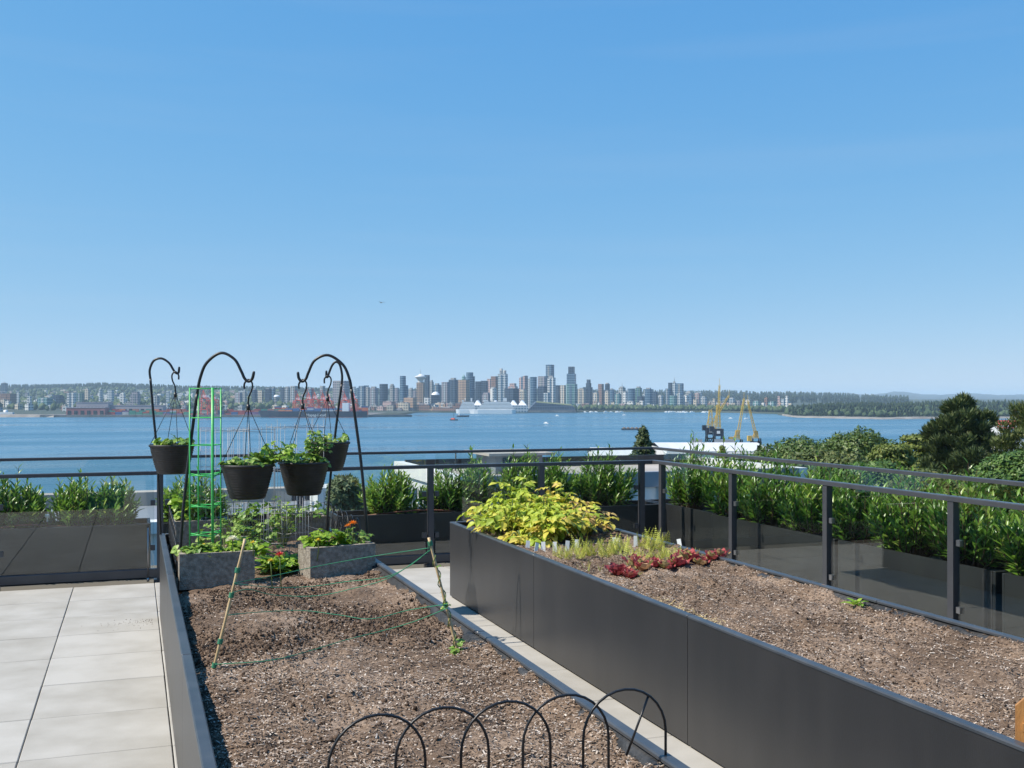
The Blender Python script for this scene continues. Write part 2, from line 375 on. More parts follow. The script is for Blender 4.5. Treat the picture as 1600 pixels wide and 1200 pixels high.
# ---------------------------------------------------------------- glass fences
def fence_bay_back(root, x0, x1):
    gp = MB().box(x0, x1, YF - .005, YF + .005, .105, .870).build('glass_panel', M['glass'], root)
    MB().box(x0, x1, YF - .005, YF + .005, .905, 1.005).build('glass_strip', M['glass'], root)
    for x in (x0 + .012, x1 - .012):
        for z in (.25, .62): MB().box(x - .018, x + .018, YF - .018, YF + .018, z, z + .045).build('clamp', M['rail'], gp)
back = empty('glass_fence', (0, 0, 0), 0, 'dark framed glass fence running across behind both garden beds', 'fence')
posts = [-5.0, -3.8, -2.4, -1.05, 0.2, 1.35, 2.51, 3.58, 4.62]
pm = MB().box(-.025, .025, -.025, .025, 0, .872).mesh('post', M['rail'])
for x in posts:
    o = inst('post', pm, back); o.location = (x, YF, 0)
    MB().box(-.05, .05, -.05, .05, -.03, .012).build('post_foot', M['rail'], o)
for a, b in zip(posts[:-1], posts[1:]): fence_bay_back(back, a + .045, b - .045)
MB().box(-5, XF + .028, YF - .028, YF + .028, .872, .902, ch=.004).build('lower_rail', M['rail'], back)
MB().box(-5, XF + .016, YF - .016, YF + .016, 1.006, 1.030, ch=.004).build('top_rail', M['rail'], back)
MB().box(-5, XF - .03, YF - .02, YF + .02, .03, .10, ch=.004).build('bottom_rail', M['rail'], back)
rod = MB().tube([(0.105, YF - .04, .03), (0.105, YF - .04, .44)], .006, 8).tube([(0.105, YF - .04, .0), (0.105, YF - .04, .03)], .010, 8).build('drop_rod', M['clamp'], back)
side = empty('glass_fence', (0, 0, 0), 0, 'dark framed glass fence along the walkway right of the long planted bed', 'fence')
sposts = [9.02, 7.757, 6.465, 5.209, 3.95, 2.69, 1.43]
for y in sposts:
    o = inst('post', pm, side); o.location = (XF, y, 0)
    MB().box(-.05, .05, -.05, .05, -.03, .012).build('post_foot', M['rail'], o)
for a, b in zip(sposts[1:], sposts[:-1]):
    gp = MB().box(XF - .005, XF + .005, a + .045, b - .045, .105, .870).build('glass_panel', M['glass'], side)
    MB().box(XF - .005, XF + .005, a + .035, b - .035, .905, 1.005).build('glass_strip', M['glass'], side)
    for y in (b - .052,):
        for z in (.19, .60): MB().box(XF - .014, XF + .014, y - .016, y + .016, z, z + .038).build('clamp', M['clamp'], gp)
MB().box(XF - .03, XF + .03, 0.6, YF - .03, .872, .903, ch=.004).build('lower_rail', M['rail'], side)
MB().box(XF - .018, XF + .018, 0.6, YF - .018, 1.006, 1.031, ch=.004).build('top_rail', M['rail'], side)
MB().box(XF - .02, XF + .02, 0.6, YF - .03, .03, .10, ch=.004).build('bottom_rail', M['rail'], side)

# ---------------------------------------------------------------- raised beds
def bed(x0, x1, y0, y1, joints, label, liner_amp, seed):
    H = .57
    root = empty('garden_bed', ((x0 + x1) / 2, y0, 0), 0, label, 'garden bed')
    ox, oy = (x0 + x1) / 2, y0
    def part(name, mb, m): 
        mb.v = [(x - ox, y - oy, z) for x, y, z in mb.v]; return mb.build(name, m, root)
    ys = [y1] + joints + [y0]
    for b, a in zip(ys[:-1], ys[1:]):
        part('side_panel', MB().box(x0, x0 + .012, a + .002, b - .002, .012, H - .012), M['char'])
        part('side_panel', MB().box(x1 - .012, x1, a + .002, b - .002, .012, H - .012), M['char'])
        part('cap', MB().box(x0 - .003, x0 + .034, a + .0015, b - .0015, H - .012, H, ch=.004), M['cap'])
        part('cap', MB().box(x1 - .034, x1 + .003, a + .0015, b - .0015, H - .012, H, ch=.004), M['cap'])
    for y in (y1 - .012, y0):
        part('end_panel', MB().box(x0 + .0125, x1 - .0125, y, y + .012, .012, H - .012), M['char'])
    part('end_cap', MB().box(x0 + .035, x1 - .035, y1 - .034, y1 + .003, H - .012, H, ch=.004), M['cap'])
    part('end_cap', MB().box(x0 + .035, x1 - .035, y0 - .003, y0 + .034, H - .012, H, ch=.004), M['cap'])
    # black liner fabric rising out of the soil along the far long side
    r = random.Random(seed); vs = []; fs = []; n = 160
    for i in range(n + 1):
        y = y0 + .05 + (y1 - y0 - .1) * i / n
        w = .5 + .5 * math.sin(y * 3.1 + seed) * math.sin(y * 7.7 + 1)
        k = liner_amp * w * w + r.uniform(0, .006)
        vs += [(x1 - .014, y, H - .014), (x1 - .026 - k * .25, y, H - .02 + r.uniform(-.006, .004)), (x1 - .04 - k, y, H - .040 + .012 * math.sin(y * 13) + .012 * math.sin(y * 31)), (x1 - .055 - k * 1.1, y, H - .12)]
        if i:
            q = 4 * i
            for j in range(3): fs.append((q + j, q + j + 1, q + j - 3, q + j - 4))
    part('liner', MB().add(vs, fs, True), M['liner'])
    return root
bed(*BEDS[0], [5.9, 4.04, 2.2], 'charcoal raised bed with bare soil and hanging basket poles', .022, 2)
bed(*BEDS[1], [5.907, 4.04, 2.2], 'long charcoal raised bed with yellowing potato plants and red lettuce', .045, 5)

def soil(x0, x1, y0, y1, z, label, seed, clods):
    rs = np.random.RandomState(seed)
    nx, ny = int((x1 - x0) / .018), int((y1 - y0) / .018)
    X, Y = np.meshgrid(np.linspace(x0, x1, nx + 1), np.linspace(y0, y1, ny + 1))
    Z = np.zeros_like(X)
    for k, a in ((3, .010), (7, .008), (15, .007), (33, .006), (60, .004)):
        for _ in range(5):
            th = rs.uniform(0, 6.28); ph = rs.uniform(0, 6.28); kk = k * rs.uniform(.7, 1.4)
            Z += a / 2.2 * np.sin(kk * (X * math.cos(th) + Y * math.sin(th)) + ph + 1.5 * np.sin(kk * .37 * (Y - X) + ph))
    Z += rs.uniform(-.003, .003, Z.shape)
    for cx, cy, rr, h in clods:
        d = ((X - cx) ** 2 + (Y - cy) ** 2) / rr ** 2
        Z += h * np.exp(-d)
    e = np.minimum(X - x0, x1 - X); Z -= .022 * np.exp(-((X - x0) / .05) ** 2); Z += .032 * np.exp(-((x1 - X) / .09) ** 2)
    Z += z
    me = bpy.data.meshes.new('soil')
    vs = np.stack([X, Y, Z], -1).reshape(-1, 3)
    idx = np.arange((nx + 1) * (ny + 1)).reshape(ny + 1, nx + 1)
    q = np.stack([idx[:-1, :-1], idx[:-1, 1:], idx[1:, 1:], idx[1:, :-1]], -1).reshape(-1, 4)
    me.from_pydata(vs.tolist(), [], q.tolist()); me.polygons.foreach_set('use_smooth', [True] * len(q)); me.materials.append(M['soil'])
    o = inst('garden_soil', me); tag(o, label, 'soil', kind='stuff')
    def hz(x, y):
        i = min(nx, max(0, int(round((x - x0) / (x1 - x0) * nx)))); j = min(ny, max(0, int(round((y - y0) / (y1 - y0) * ny))))
        return float(Z[j, i])
    return o, hz
r = random.Random(5)
cl = [(r.uniform(.2, 1.25), r.uniform(4.15, 5.3), r.uniform(.02, .05), r.uniform(-.006, .012)) for _ in range(150)]
cl += [(r.uniform(.2, 1.25), r.uniform(1, 5.8), r.uniform(.015, .05), r.uniform(-.006, .008)) for _ in range(220)]
soilL, hL = soil(.178, 1.316, .73, 7.67, .505, 'brown mulched soil filling the bed below the hanging baskets', 3, cl)
cr_ = [(r.uniform(2.3, 3.2), r.uniform(.6, 5.6), r.uniform(.012, .035), r.uniform(.004, .016)) for _ in range(200)]
soilR, hR = soil(2.263, 3.256, .53, 7.67, .522, 'dry brown mulched soil filling the long planted bed', 4, cr_)

# wood chips and fibres lying on the soil
chip_v = [(-.5, -.5, 0), (.5, -.5, 0), (.55, 0, .12), (-.45, 0, .12), (.4, .5, 0), (-.5, .5, .02)]
chip_f = [(0, 1, 2, 3), (3, 2, 4, 5)]
def chips(n, x0, x1, y0, y1, hz, seed, parent, dens=None):
    r = random.Random(seed); ms = []
    while len(ms) < n:
        x = r.uniform(x0, x1); y = y0 + (y1 - y0) * r.random() ** 1.25
        if dens and r.random() > dens(x, y): continue
        L = r.choice((.005, .006, .008, .011, .016)) * r.uniform(.6, 1.3) * (2.2 if r.random() < .04 else 1); w = r.uniform(.002, .0042) if L > .010 else r.uniform(.003, .006)
        m = Matrix.Translation((x, y, hz(x, y) + .0015 + r.uniform(0, .003))) @ Euler((r.gauss(0, .25), r.gauss(0, .3), r.uniform(0, 6.3))).to_matrix().to_4x4() @ Matrix.Diagonal((w, L, .006, 1))
        ms.append(np.array(m))
    o = inst('wood_chips', scatter_mesh('wood_chips', chip_v, chip_f, ms, M['chip']), parent); o['kind'] = 'stuff'
M['crumb'] = leaf_mat('soil_crumb', (0.045, 0.03, 0.022), (0.13, 0.09, 0.065), .95, 0.0, (0.24, 0.18, 0.13), .1)
def crumbs(n, x0, x1, y0, y1, hz, seed, parent, cap=.011, label=None):
    r = random.Random(seed); ms = []
    v = [(0, 0, 1), (.9, .1, .2), (.2, 1, .1), (-.8, .5, .3), (-.6, -.8, .0), (.5, -.9, .25), (0, 0, -.6)]
    f = [(0, 1, 2), (0, 2, 3), (0, 3, 4), (0, 4, 5), (0, 5, 1), (6, 2, 1), (6, 3, 2), (6, 4, 3), (6, 5, 4), (6, 1, 5)]
    while len(ms) < n:
        x = r.uniform(x0, x1); y = r.uniform(y0, y1)
        if label: x = min(.14, x1 - abs(r.gauss(0, .16))); y = r.gauss((y0 + y1) / 2, .07)
        elif math.sin(x * 7 + y * 2.9) + math.sin(y * 5.3 - x * 4) + r.gauss(0, .6) < 0: continue
        s = min(cap, .0018 + .0004 * (cap > .01) + r.expovariate(1 / .0017))
        ms.append(np.array(Matrix.Translation((x, y, hz(x, y) + s * .3)) @ Euler((r.uniform(0, 6), r.uniform(0, 6), r.uniform(0, 6))).to_matrix().to_4x4() @ Matrix.Diagonal((s * r.uniform(.8, 1.5), s, s * r.uniform(.6, 1), 1))))
    o = inst('soil_crumbs', scatter_mesh('soil_crumbs', v, f, ms, M['crumb']), parent); o['kind'] = 'stuff'
    if label: tag(o, label, 'soil')
def densL(x, y):
    base = 1.0 if y < 4.15 else .22
    return base * (.45 + .55 * (math.sin(x * 5 + y * 3.3) * math.sin(y * 4.1 - x * 2) > -.2))
crumbs(15000, .19, 1.30, 4.1, 5.75, hL, 11, soilL); crumbs(5000, .19, 1.30, 1.6, 5.9, hL, 12, soilL); crumbs(6500, 2.28, 3.24, .9, 6.6, hR, 13, soilR)
crumbs(90, -.30, .12, 7.25, 7.75, lambda x, y: .0, 15, None, .0035, 'dark soil crumbs spilled on the pavers beside the bed')
chips(56000, .19, 1.30, 1.6, 6.0, hL, 1, soilL, densL)
chips(56000, 2.28, 3.24, .9, 7.2, hR, 2, soilR, lambda x, y: .5 + .5 * (math.sin(x * 6 + y * 2.3) * math.sin(y * 3.1 - x * 3) > -.3))

# ---------------------------------------------------------------- hedge boxes outside the fence
boxes = []
def hedge_box(x0, x1, y0, y1, label):
    root = empty('planter_box', ((x0 + x1) / 2, (y0 + y1) / 2, -.03), 0, label, 'planter', 'charcoal planter boxes outside the fence')
    w, d, H = (x1 - x0) / 2, (y1 - y0) / 2, .465
    t = .025
    MB().box(-w, w, -d, -d + t, 0, H, ch=.004).build('front_wall', M['box'], root)
    MB().box(-w, w, d - t, d, 0, H, ch=.004).build('back_wall', M['box'], root)
    MB().box(-w, -w + t, -d + t, d - t, 0, H).build('end_wall', M['box'], root)
    MB().box(w - t, w, -d + t, d - t, 0, H).build('end_wall', M['box'], root)
    MB().box(-w + t, w - t, -d + t, d - t, 0, H - .07).build('soil_fill', M['soil'], root)
    return root
bed(-2.3, -.62, -1.2, 3.1, [1.3], 'charcoal raised bed beside the camera, only mirrored in the glass', .02, 7)
soil(-2.28, -.64, -1.18, 3.08, .5, 'brown soil of the bed that shows only in the glass', 8, [])
hedge_box(-3.25, -1.58, 9.52, 9.98, 'charcoal planter box at the far left edge of the view')
hedge_box(-1.53, .13, 9.52, 9.98, 'charcoal planter box seen through the glass left of the hanging baskets')
hedge_box(.20, 1.66, 9.52, 9.98, 'charcoal planter box behind the hanging baskets and wire cages')
hedge_box(1.73, 3.42, 9.52, 9.98, 'charcoal planter box with an empty near end, behind the gap between the beds')
hedge_box(3.47, 5.02, 9.52, 9.98, 'charcoal planter box behind the yellow potato plants, ending at the fence corner')
hedge_box(5.06, 5.52, 8.57, 10.0, 'charcoal planter box just outside the fence corner')
hedge_box(5.0, 5.46, 6.72, 8.53, 'charcoal planter box outside the side fence beyond the red lettuce')
hedge_box(5.0, 5.46, 5.13, 6.68, 'charcoal planter box outside the side fence, second nearest')
hedge_box(5.0, 5.46, 3.5, 5.08, 'charcoal planter box at the right edge of the view outside the side fence')

# the penthouse behind the camera, seen only as a dim reflection in the glass
M['ph_wall'] = mat('penthouse_panel', (0.04, 0.04, 0.042), .7, 0, (0.055, 0.055, 0.055), 1.0, 4)
ph = empty('penthouse', (0, -6, 0), 0, 'dark panelled penthouse mirrored dimly in the fence glass', 'building')
for k in range(9): MB().box(-8.9 + k * 1.6, -8.9 + k * 1.6 + 1.58, -.12, 0, .0, 3.1).build('wall_panel', M['ph_wall'], ph)
MB().box(-9, 5.6, -2.9, -.125, 0, 3.2).build('wall', M['ph_wall'], ph); MB().box(-9.1, 5.7, -2.95, .5, 3.2, 3.4).build('roof', M['box'], ph)
for k in (1, 2, 5, 6): MB().box(-8.7 + k * 1.6, -8.7 + k * 1.6 + 1.2, .002, .03, .1, 2.4).build('window', M['glass_dark'], ph)
# ---------------------------------------------------------------- leaves
def leaf_shape(L, W, fold=.25, curl=.25, n=4, tip=1.0, wave=0.0):
    """leaf blade along +Y from the origin, keel down the middle"""
    v = []; f = []
    for i in range(n + 1):
        u = i / n
        w = W * .5 * (math.sin(math.pi * min(1, u ** .8 * .96 + .04)) ** tip if 0 < i < n else (.08 if i == 0 else .02))
        z = -curl * L * u * u
        y = L * u * (1 - .15 * curl * u)
        wv = wave * W * (1 if i % 2 else -1)
        v += [(-w, y, z + fold * w + wv), (0, y, z), (w, y, z + fold * w - wv)]
        if i:
            a = 3 * (i - 1); b = 3 * i
            f += [(a, a + 1, b + 1, b), (a + 1, a + 2, b + 2, b + 1)]
    return v, f
LAUREL = leaf_shape(.095, .024, .35, .15, 3)
def laurel_shrub(c, rx, ry, h, label, seed, pieces=0, mt='laurel', shoots=60, per=14, lean=.5, group='laurel shrubs in the planter boxes'):
    r = random.Random(seed)
    root = empty('laurel_shrub', c, 0, label, 'shrub', group)
    big = []; small = []; st = MB()
    for s in range(shoots):
        a = r.uniform(0, 6.283); q = math.sqrt(r.random())
        base = Vector((rx * .35 * q * math.cos(a), ry * .35 * q * math.sin(a), 0))
        q2 = min(1.05, q * r.uniform(.85, 1.15))
        hh = h * (1 - .45 * q2 ** 2) * (r.uniform(.55, 1.0) if r.random() < .85 else r.uniform(.95, 1.15))
        top = Vector((rx * q2 * math.cos(a), ry * q2 * math.sin(a), hh))
        mid = base.lerp(top, .5) + Vector((math.cos(a) * rx * .12 * q, math.sin(a) * ry * .12 * q, -.03 * q))
        path = [base, mid, top]
        st.tube(path, [.005, .004, .002], 4, False)
        ang = r.uniform(0, 6.28)
        for k in range(per):
            u = .22 + .80 * (k + r.random() * .5) / per
            u = min(u, 1.0)
            p = base * (1 - u) ** 2 + mid * 2 * u * (1 - u) + top * u * u
            ax = ((mid - base) * (1 - u) + (top - mid) * u).normalized()
            ang += 2.4 + r.uniform(-.4, .4)
            sd = ax.orthogonal().normalized(); sd = (Matrix.Rotation(ang, 3, ax) @ sd)
            up = .65 + .95 * u
            d = (sd + ax * up + Vector((0, 0, .12))).normalized()
            sc = r.uniform(.75, 1.15) * (1.0 - .32 * max(0, u - .75) / .25)
            m = frame_m(p, d, ax * 1.0 - sd * .6 + Vector((r.gauss(0, .25), r.gauss(0, .25), 0)), (sc, sc, sc))
            (big if (len(big) < pieces and r.random() < .6) else small).append(m)
    inst('foliage', scatter_mesh('laurel_foliage', *LAUREL, [np.array(m) for m in small], M[mt]), root)['kind'] = 'stuff'
    st.build('stems', M['twig'], root)
    for m in big: inst('leaf', LAUREL_ME[mt], root, m)
    return root
LAUREL_ME = {}
for k in ('laurel', 'laurel2'):
    b_ = MB(); b_.add(*LAUREL); LAUREL_ME[k] = b_.mesh('leaf', M[k])
def shrub_px(px, ytop, Y=9.75, w=.36, **kw):
    p = on_y(px, ytop, Y); return Vector((p.x, Y, .36)), p.z - .36
BG = [(2, 728, .24, 'leafy laurel cut off by the left edge of the view'), (50, 756, .13, 'small laurel beside the leftmost one, left of the white sprinkler head'),
      (122, 742, .24, 'left half of the broad laurel clump left of the hanging baskets'), (178, 746, .21, 'right half of the broad laurel clump left of the hanging baskets'),
      (300, 738, .32, 'laurel behind the green wire tower'), (612, 734, .33, 'round laurel between the right hanging pole and the white roof'),
      (702, 728, .28, 'laurel just right of the fence post in front of the white building'), (745, 708, .22, 'thin tall laurel poking above the top rail, left of the roof pavilion'),
      (822, 704, .36, 'tall laurel behind the tallest potato foliage'), (945, 708, .36, 'broad laurel behind the yellowing end of the potato plants'), (868, 712, .26, 'laurel squeezed between the two tall ones behind the potatoes')]
for i, (px, yt, rad, lb) in enumerate(BG):
    c, h = shrub_px(px, yt)
    laurel_shrub(c, rad, .24, h, lb, 100 + i, 0, 'laurel' if i % 3 else 'laurel2', int(84 * rad / .3) + 10, 16)
SG = [(9.4, .70, .24, 'dark laurel directly outside the fence corner'), (8.55, .66, .34, 'laurel just right of the corner posts, farthest of the side row'), (7.95, .63, .34, 'laurel second from the corner in the side row'),
      (7.3, .60, .34, 'laurel behind the second side fence post from the corner'), (6.75, .62, .33, 'laurel left of the third side fence post'),
      (6.15, .60, .34, 'laurel right of the third side fence post'), (5.6, .63, .34, 'laurel in the middle of the wide glass bay nearest the wooden picket'), (5.0, .58, .33, 'laurel at the post nearest the right edge'), (4.45, .62, .34, 'laurel at the right edge of the view')]
for i, (y, h, rad, lb) in enumerate(SG):
    near = y < 7.6
    laurel_shrub(Vector((5.29 if y > 8.7 else 5.23, y, .36)), .27, rad, h + .04, lb, 200 + i, 110 if near else 0, 'laurel' if i % 2 else 'laurel2', 100, 15, group='laurel shrubs in the planter boxes')
# irrigation hose and sprinkler heads
def hose(pts, label):
    o = MB().tube(spline(pts, 8), .009, 6).build('drip_hose', M['hose']); tag(o, label, 'hose', 'brown drip hoses in the planter boxes')
def head(p, label):
    root = empty('sprinkler_head', p, 0, label, 'sprinkler', 'white sprinkler heads')
    MB().lathe([(.008, 0), (.008, .03), (.018, .035), (.02, .05), (.014, .062), (.0, .064)], 10).build('cap', M['tagw'], root)
    MB().tube([(0, 0, -.09), (0, 0, .0)], .006, 6).build('riser', M['hose'], root)
hose([(-1.35, 9.72, .40), (-1.1, 9.60, .43), (-.85, 9.56, .46), (-.6, 9.62, .43), (-.2, 9.74, .40)], 'brown drip hose looping over the box left of the hanging baskets')
hose([(2.0, 9.75, .40), (2.2, 9.58, .44), (2.5, 9.555, .46), (2.8, 9.58, .44), (3.1, 9.7, .40)], 'brown drip hose arching behind the middle fence post')
head((on_y(74, 806, 9.60).x, 9.60, .475), 'white sprinkler head on the hose at the left')
head((on_y(653, 789, 9.60).x, 9.60, .47), 'white sprinkler head on the hose behind the middle fence post')

# ---------------------------------------------------------------- concrete blocks
def block_mesh():
    mb = MB(); W, D, H = .195, .095, .19
    # outer shell with two hollow cores open at the top
    xs = [-W, -W + .035, -.018, .018, W - .035, W]; ys = [-D, -D + .033, D - .033, D]
    for i in range(5):
        for j in range(3):
            hole = j == 1 and i in (1, 3)
            if not hole: mb.box(xs[i], xs[i + 1], ys[j], ys[j + 1], 0, H)
    me = mb.mesh('shell', M['conc']); bm = bmesh.new(); bm.from_mesh(me)
    bmesh.ops.remove_doubles(bm, verts=bm.verts, dist=1e-5)
    seen = {}
    for f in bm.faces: seen.setdefault(tuple(sorted(v.index for v in f.verts)), []).append(f)
    bm.verts.index_update(); dup = {}
    for f in bm.faces: dup.setdefault(frozenset(v.index for v in f.verts), []).append(f)
    kill = [f for fs in dup.values() if len(fs) > 1 for f in fs]
    bmesh.ops.delete(bm, geom=kill, context='FACES'); bm.to_mesh(me); bm.free(); return me
BLK = block_mesh()
fillm = MB().box(-.16, -.018, -.062, .062, .02, .155).box(.018, .16, -.062, .062, .02, .155).mesh('soil_fill', M['soil'])
def cblock(x, y, z, rz, label):
    root = empty('concrete_block', (x, y, z), rz, label, 'concrete block', 'hollow concrete blocks used as planters')
    inst('shell', BLK, root); inst('soil_fill', fillm, root); return root
cblock(.42, 5.965, .487, R(0), 'grey concrete block planter nearest, holding a cream flower beside a bamboo stake')
cblock(1.082, 5.975, .49, R(12), 'grey concrete block planter nearest the gap, holding an orange flower')
cblock(.42, 7.50, .49, R(2), 'grey concrete block planter at the back left corner behind the green wire tower')
cblock(1.09, 7.50, .49, R(-2), 'grey concrete block planter at the back behind the wire cage')

# ---------------------------------------------------------------- shepherd hooks and hanging baskets
def hook(pts, t, rad, label, split):
    b0 = P(pts[0][0], pts[0][1], t); root = empty('shepherd_hook', b0, 0, label, 'shepherd hook', 'black iron shepherd hooks')
    w = [P(px, py, t) - b0 for px, py in pts]
    w[0] = w[0] - Vector((0, 0, .12))
    a = spline(w[:split + 1], 5); c = spline(w[split:], 7)
    MB().tube(a, rad, 8).build('pole', M['iron'], root)
    MB().tube(c, [rad * .95] * (len(c) - 3) + [rad * .9, rad * .8, rad * .55], 8).build('crook', M['iron'], root)
    return root
hook([(276, 900), (286, 800), (297, 700), (308, 615), (313, 590), (323, 567), (345, 551.5), (366, 561), (377, 580), (382, 591), (388, 596), (394, 592), (397, 580)], 5.95, .0088, 'black iron hook pole at the front left, leaning right over the green wire tower', 3)
hook([(578, 850), (566, 740), (556, 660), (549, 608), (546, 592), (536, 570), (513, 555), (492, 563), (482, 582), (478, 592), (472, 596), (467, 591), (465.5, 581)], 6.25, .0088, 'black iron hook pole at the front right, taller of the two on the right', 3)
hook([(252, 840), (246, 720), (239, 640), (235, 592), (234, 578), (240, 564), (252, 560), (264, 567), (271, 578), (275, 583), (279, 582), (280, 573)], 7.25, .0085, 'black iron hook pole at the back left corner of the bed', 3)
hook([(509, 836), (515, 760), (526, 660), (534, 600), (534.5, 586), (531, 570), (525, 565.5), (519, 571), (514, 583), (512, 589), (510, 588), (510, 579)], 7.25, .0085, 'black iron hook pole at the back right, narrow crook inside the taller one', 3)

def pot_me():
    mb = MB(); prof = [(.0, 0), (.092, 0), (.100, .006)]
    n = 11
    for i in range(n):
        u = (i + .2) / n; r0 = .100 + .044 * u ** .8
        z = .010 + .165 * u
        prof += [(r0, z), (r0 + .0022, z + .005), (r0 + .0012, z + .012)]
    prof += [(.146, .182), (.152, .184), (.153, .196), (.147, .198), (.143, .190), (.138, .16), (.0, .158)]
    return mb.lathe(prof, 36).mesh('pot', M['pot'])
POT = pot_me()
TRI = MB()
for a in (-1.25, 0, 1.25):
    v, f = leaf_shape(.046, .044, .22, .3, 4, .8, .03)
    m = Matrix.Rotation(-a, 4, 'Z') @ Matrix.Translation((0, .004, 0))
    TRI.add([m @ Vector(q) for q in v], f)
TRI_ME = {k: None for k in ()}
def tri_me(matn):
    if matn not in TRI_ME: TRI_ME[matn] = TRI.mesh('leaf', M[matn])
    return TRI_ME[matn]
def trefoil_plant(name, c, R0, n, h, label, cat, matn, seed, group=None, scale=1.0, bias=(0, 0), stretch=(1, 1), hang=.0):
    r = random.Random(seed); root = empty(name, c, 0, label, cat, group); st = MB()
    for k in range(n):
        a = r.uniform(0, 6.28); q = math.sqrt(r.random())
        tip = Vector((R0 * q * math.cos(a) * stretch[0] + bias[0] * q, R0 * q * math.sin(a) * stretch[1] + bias[1] * q, h * r.uniform(.25, 1) * (1 - .35 * q) - hang * max(0, q - .7)))
        b0 = tip * .2; b0.z = 0
        st.tube([b0, (b0 + tip) / 2 + Vector((0, 0, .02)), tip], .0014, 4, False)
        out = Vector((math.cos(a), math.sin(a), r.uniform(-.35, .2)))
        nrm = Vector((r.gauss(0, .45), r.gauss(0, .45) - .15, 1))
        s = scale * r.uniform(.65, 1.25)
        inst('leaf', tri_me(matn), root, frame_m(tip, out, nrm, (s, s, s)))
    st.build('stems', M['stem'], root); return root
def basket(hookpx, potpx, t, label, seed, n, plant_label, tall=False):
    hp = P(*hookpx, t); pc = P(*potpx, t)             # pc = centre of the rim
    root = empty('hanging_basket', (pc.x, pc.y, pc.z - .19), 0, label, 'hanging basket', 'black plastic hanging baskets')
    inst('pot', POT, root)
    top = Vector((hp.x - pc.x, hp.y - pc.y, hp.z - pc.z + .19))
    # plastic hanger hook over the iron crook
    sx = Vector((CS, -SN, 0)); s = 1 if hookpx[0] < potpx[0] + 3 else -1
    knot = top + Vector((0, 0, -.135))
    pts = [top + sx * (-.022 * s) + Vector((0, 0, -.035)), top + sx * (-.022 * s) + Vector((0, 0, -.005)), top + Vector((0, 0, .018)), top + sx * (.022 * s) + Vector((0, 0, -.002)), top + sx * (.020 * s) + Vector((0, 0, -.04)), top + sx * (.002 * s) + Vector((0, 0, -.085)), knot]
    MB().tube(spline(pts, 5), .0055, 6).tube([knot + Vector((0, 0, -.022)), knot + Vector((0, 0, .01))], .011, 8).build('hanger_hook', M['iron'], root)
    for k in range(4):
        a = k * math.pi / 2 + .35 + seed
        e = Vector((.149 * math.cos(a), .149 * math.sin(a), .19))
        MB().tube([knot, e], .0021, 5).build('strand', M['iron'], root)
    tp = trefoil_plant('strawberry_plant', (pc.x, pc.y, pc.z - .025), .125, n, .10, plant_label, 'plant', 'straw_leaf', seed, 'strawberry plants in the hanging baskets', .92, hang=.0)
    return root
basket((388, 598), (387, 727), 6.05, 'black hanging basket on the front left hook, lowest of the left pair', 1, 44, 'strawberry plant spilling over the basket beside the green wire tower')
basket((473, 598), (475, 723), 6.3, 'black hanging basket on the front right hook with the bushiest plants', 2, 40, 'strawberry plant in the basket on the front right hook')
basket((274, 585), (269, 696), 7.2, 'black hanging basket on the back left pole, beside the open water', 3, 30, 'strawberry plant in the basket on the back left pole')
basket((512, 591), (512, 692), 7.2, 'black hanging basket on the back right pole, half hidden by foliage', 4, 24, 'strawberry plant in the half hidden basket on the back right pole')
pb = P(490, 716, 6.3)
trefoil_plant('leafy_plant', pb, .075, 46, .21, 'upright leafy plant standing tall in the front right basket', 'plant', 'straw_leaf', 31, None, .62, (.03, 0), (1, 1))
pb = P(436, 722, 6.1)
trefoil_plant('leafy_plant', pb, .10, 34, .13, 'leafy runners bridging between the two front baskets', 'plant', 'bright', 32, None, .75)

# ---------------------------------------------------------------- wire supports
def wire_tower():
    c = P(321, 840, 6.0); root = empty('wire_tower', (c.x, c.y, .56), R(-24), 'bright green wire plant tower of stacked square rings', 'plant support')
    w = .066; H = 1.005
    for sx, sy in ((-1, -1), (1, -1), (1, 1), (-1, 1)):
        rr = .0085 if (sx, sy) in ((1, -1),) else .0045
        MB().tube([(sx * w, sy * w, 0), (sx * w, sy * w, H)], rr, 6).build('leg', M['gwire'], root)
    for z in (.05, .175, .335, .51, .68, .835, 1.0):
        for k, dz in ((0, 0), (1, .012)) if z in (.175, .335, .51) else ((0, 0),):
            tz = .012 * k
            MB().tube([(-w, -w, z + tz), (w, -w, z - tz), (w, w, z + tz), (-w, w, z - tz), (-w, -w, z + tz)], .0028, 5).build('ring', M['gwire'], root)
wire_tower()
def wire_cage(px, t, w, H, rz, label, seed, z0=.52, nv=3):
    c = P(px, 800, t); root = empty('wire_cage', (c.x, c.y, z0), rz, label, 'wire cage', 'folding galvanised wire plant cages')
    r = random.Random(seed); e = .0014
    cn = [(-w, -w), (w, -w), (w, w), (-w, w)]
    for i in range(4):
        a, b = cn[i], cn[(i + 1) % 4]; mb = MB()
        for k in range(nv):
            u = k / nv; x = a[0] + (b[0] - a[0]) * u; y = a[1] + (b[1] - a[1]) * u
            mb.tube([(x, y, -.05), (x + r.uniform(-.008, .008), y, H + r.choice((0, .0, .03)))], e, 4)
        for z in (.12, .3, .52, H - .02):
            if z < H: mb.tube([(a[0], a[1], z), (b[0], b[1], z + r.uniform(-.01, .01))], e, 4)
        mb.build('wire_panel', M['zwire'], root)
wire_cage(395, 6.75, .135, .80, R(-10), 'galvanised wire cage behind the front left basket', 1)
wire_cage(462, 6.9, .14, .82, R(15), 'galvanised wire cage behind the front right basket', 2)
wire_cage(445, 6.45, .12, .34, R(5), 'low galvanised wire cage in front of the back concrete block', 3)
wire_cage(352, 7.15, .12, .78, R(20), 'galvanised wire cage behind the green wire tower', 4)
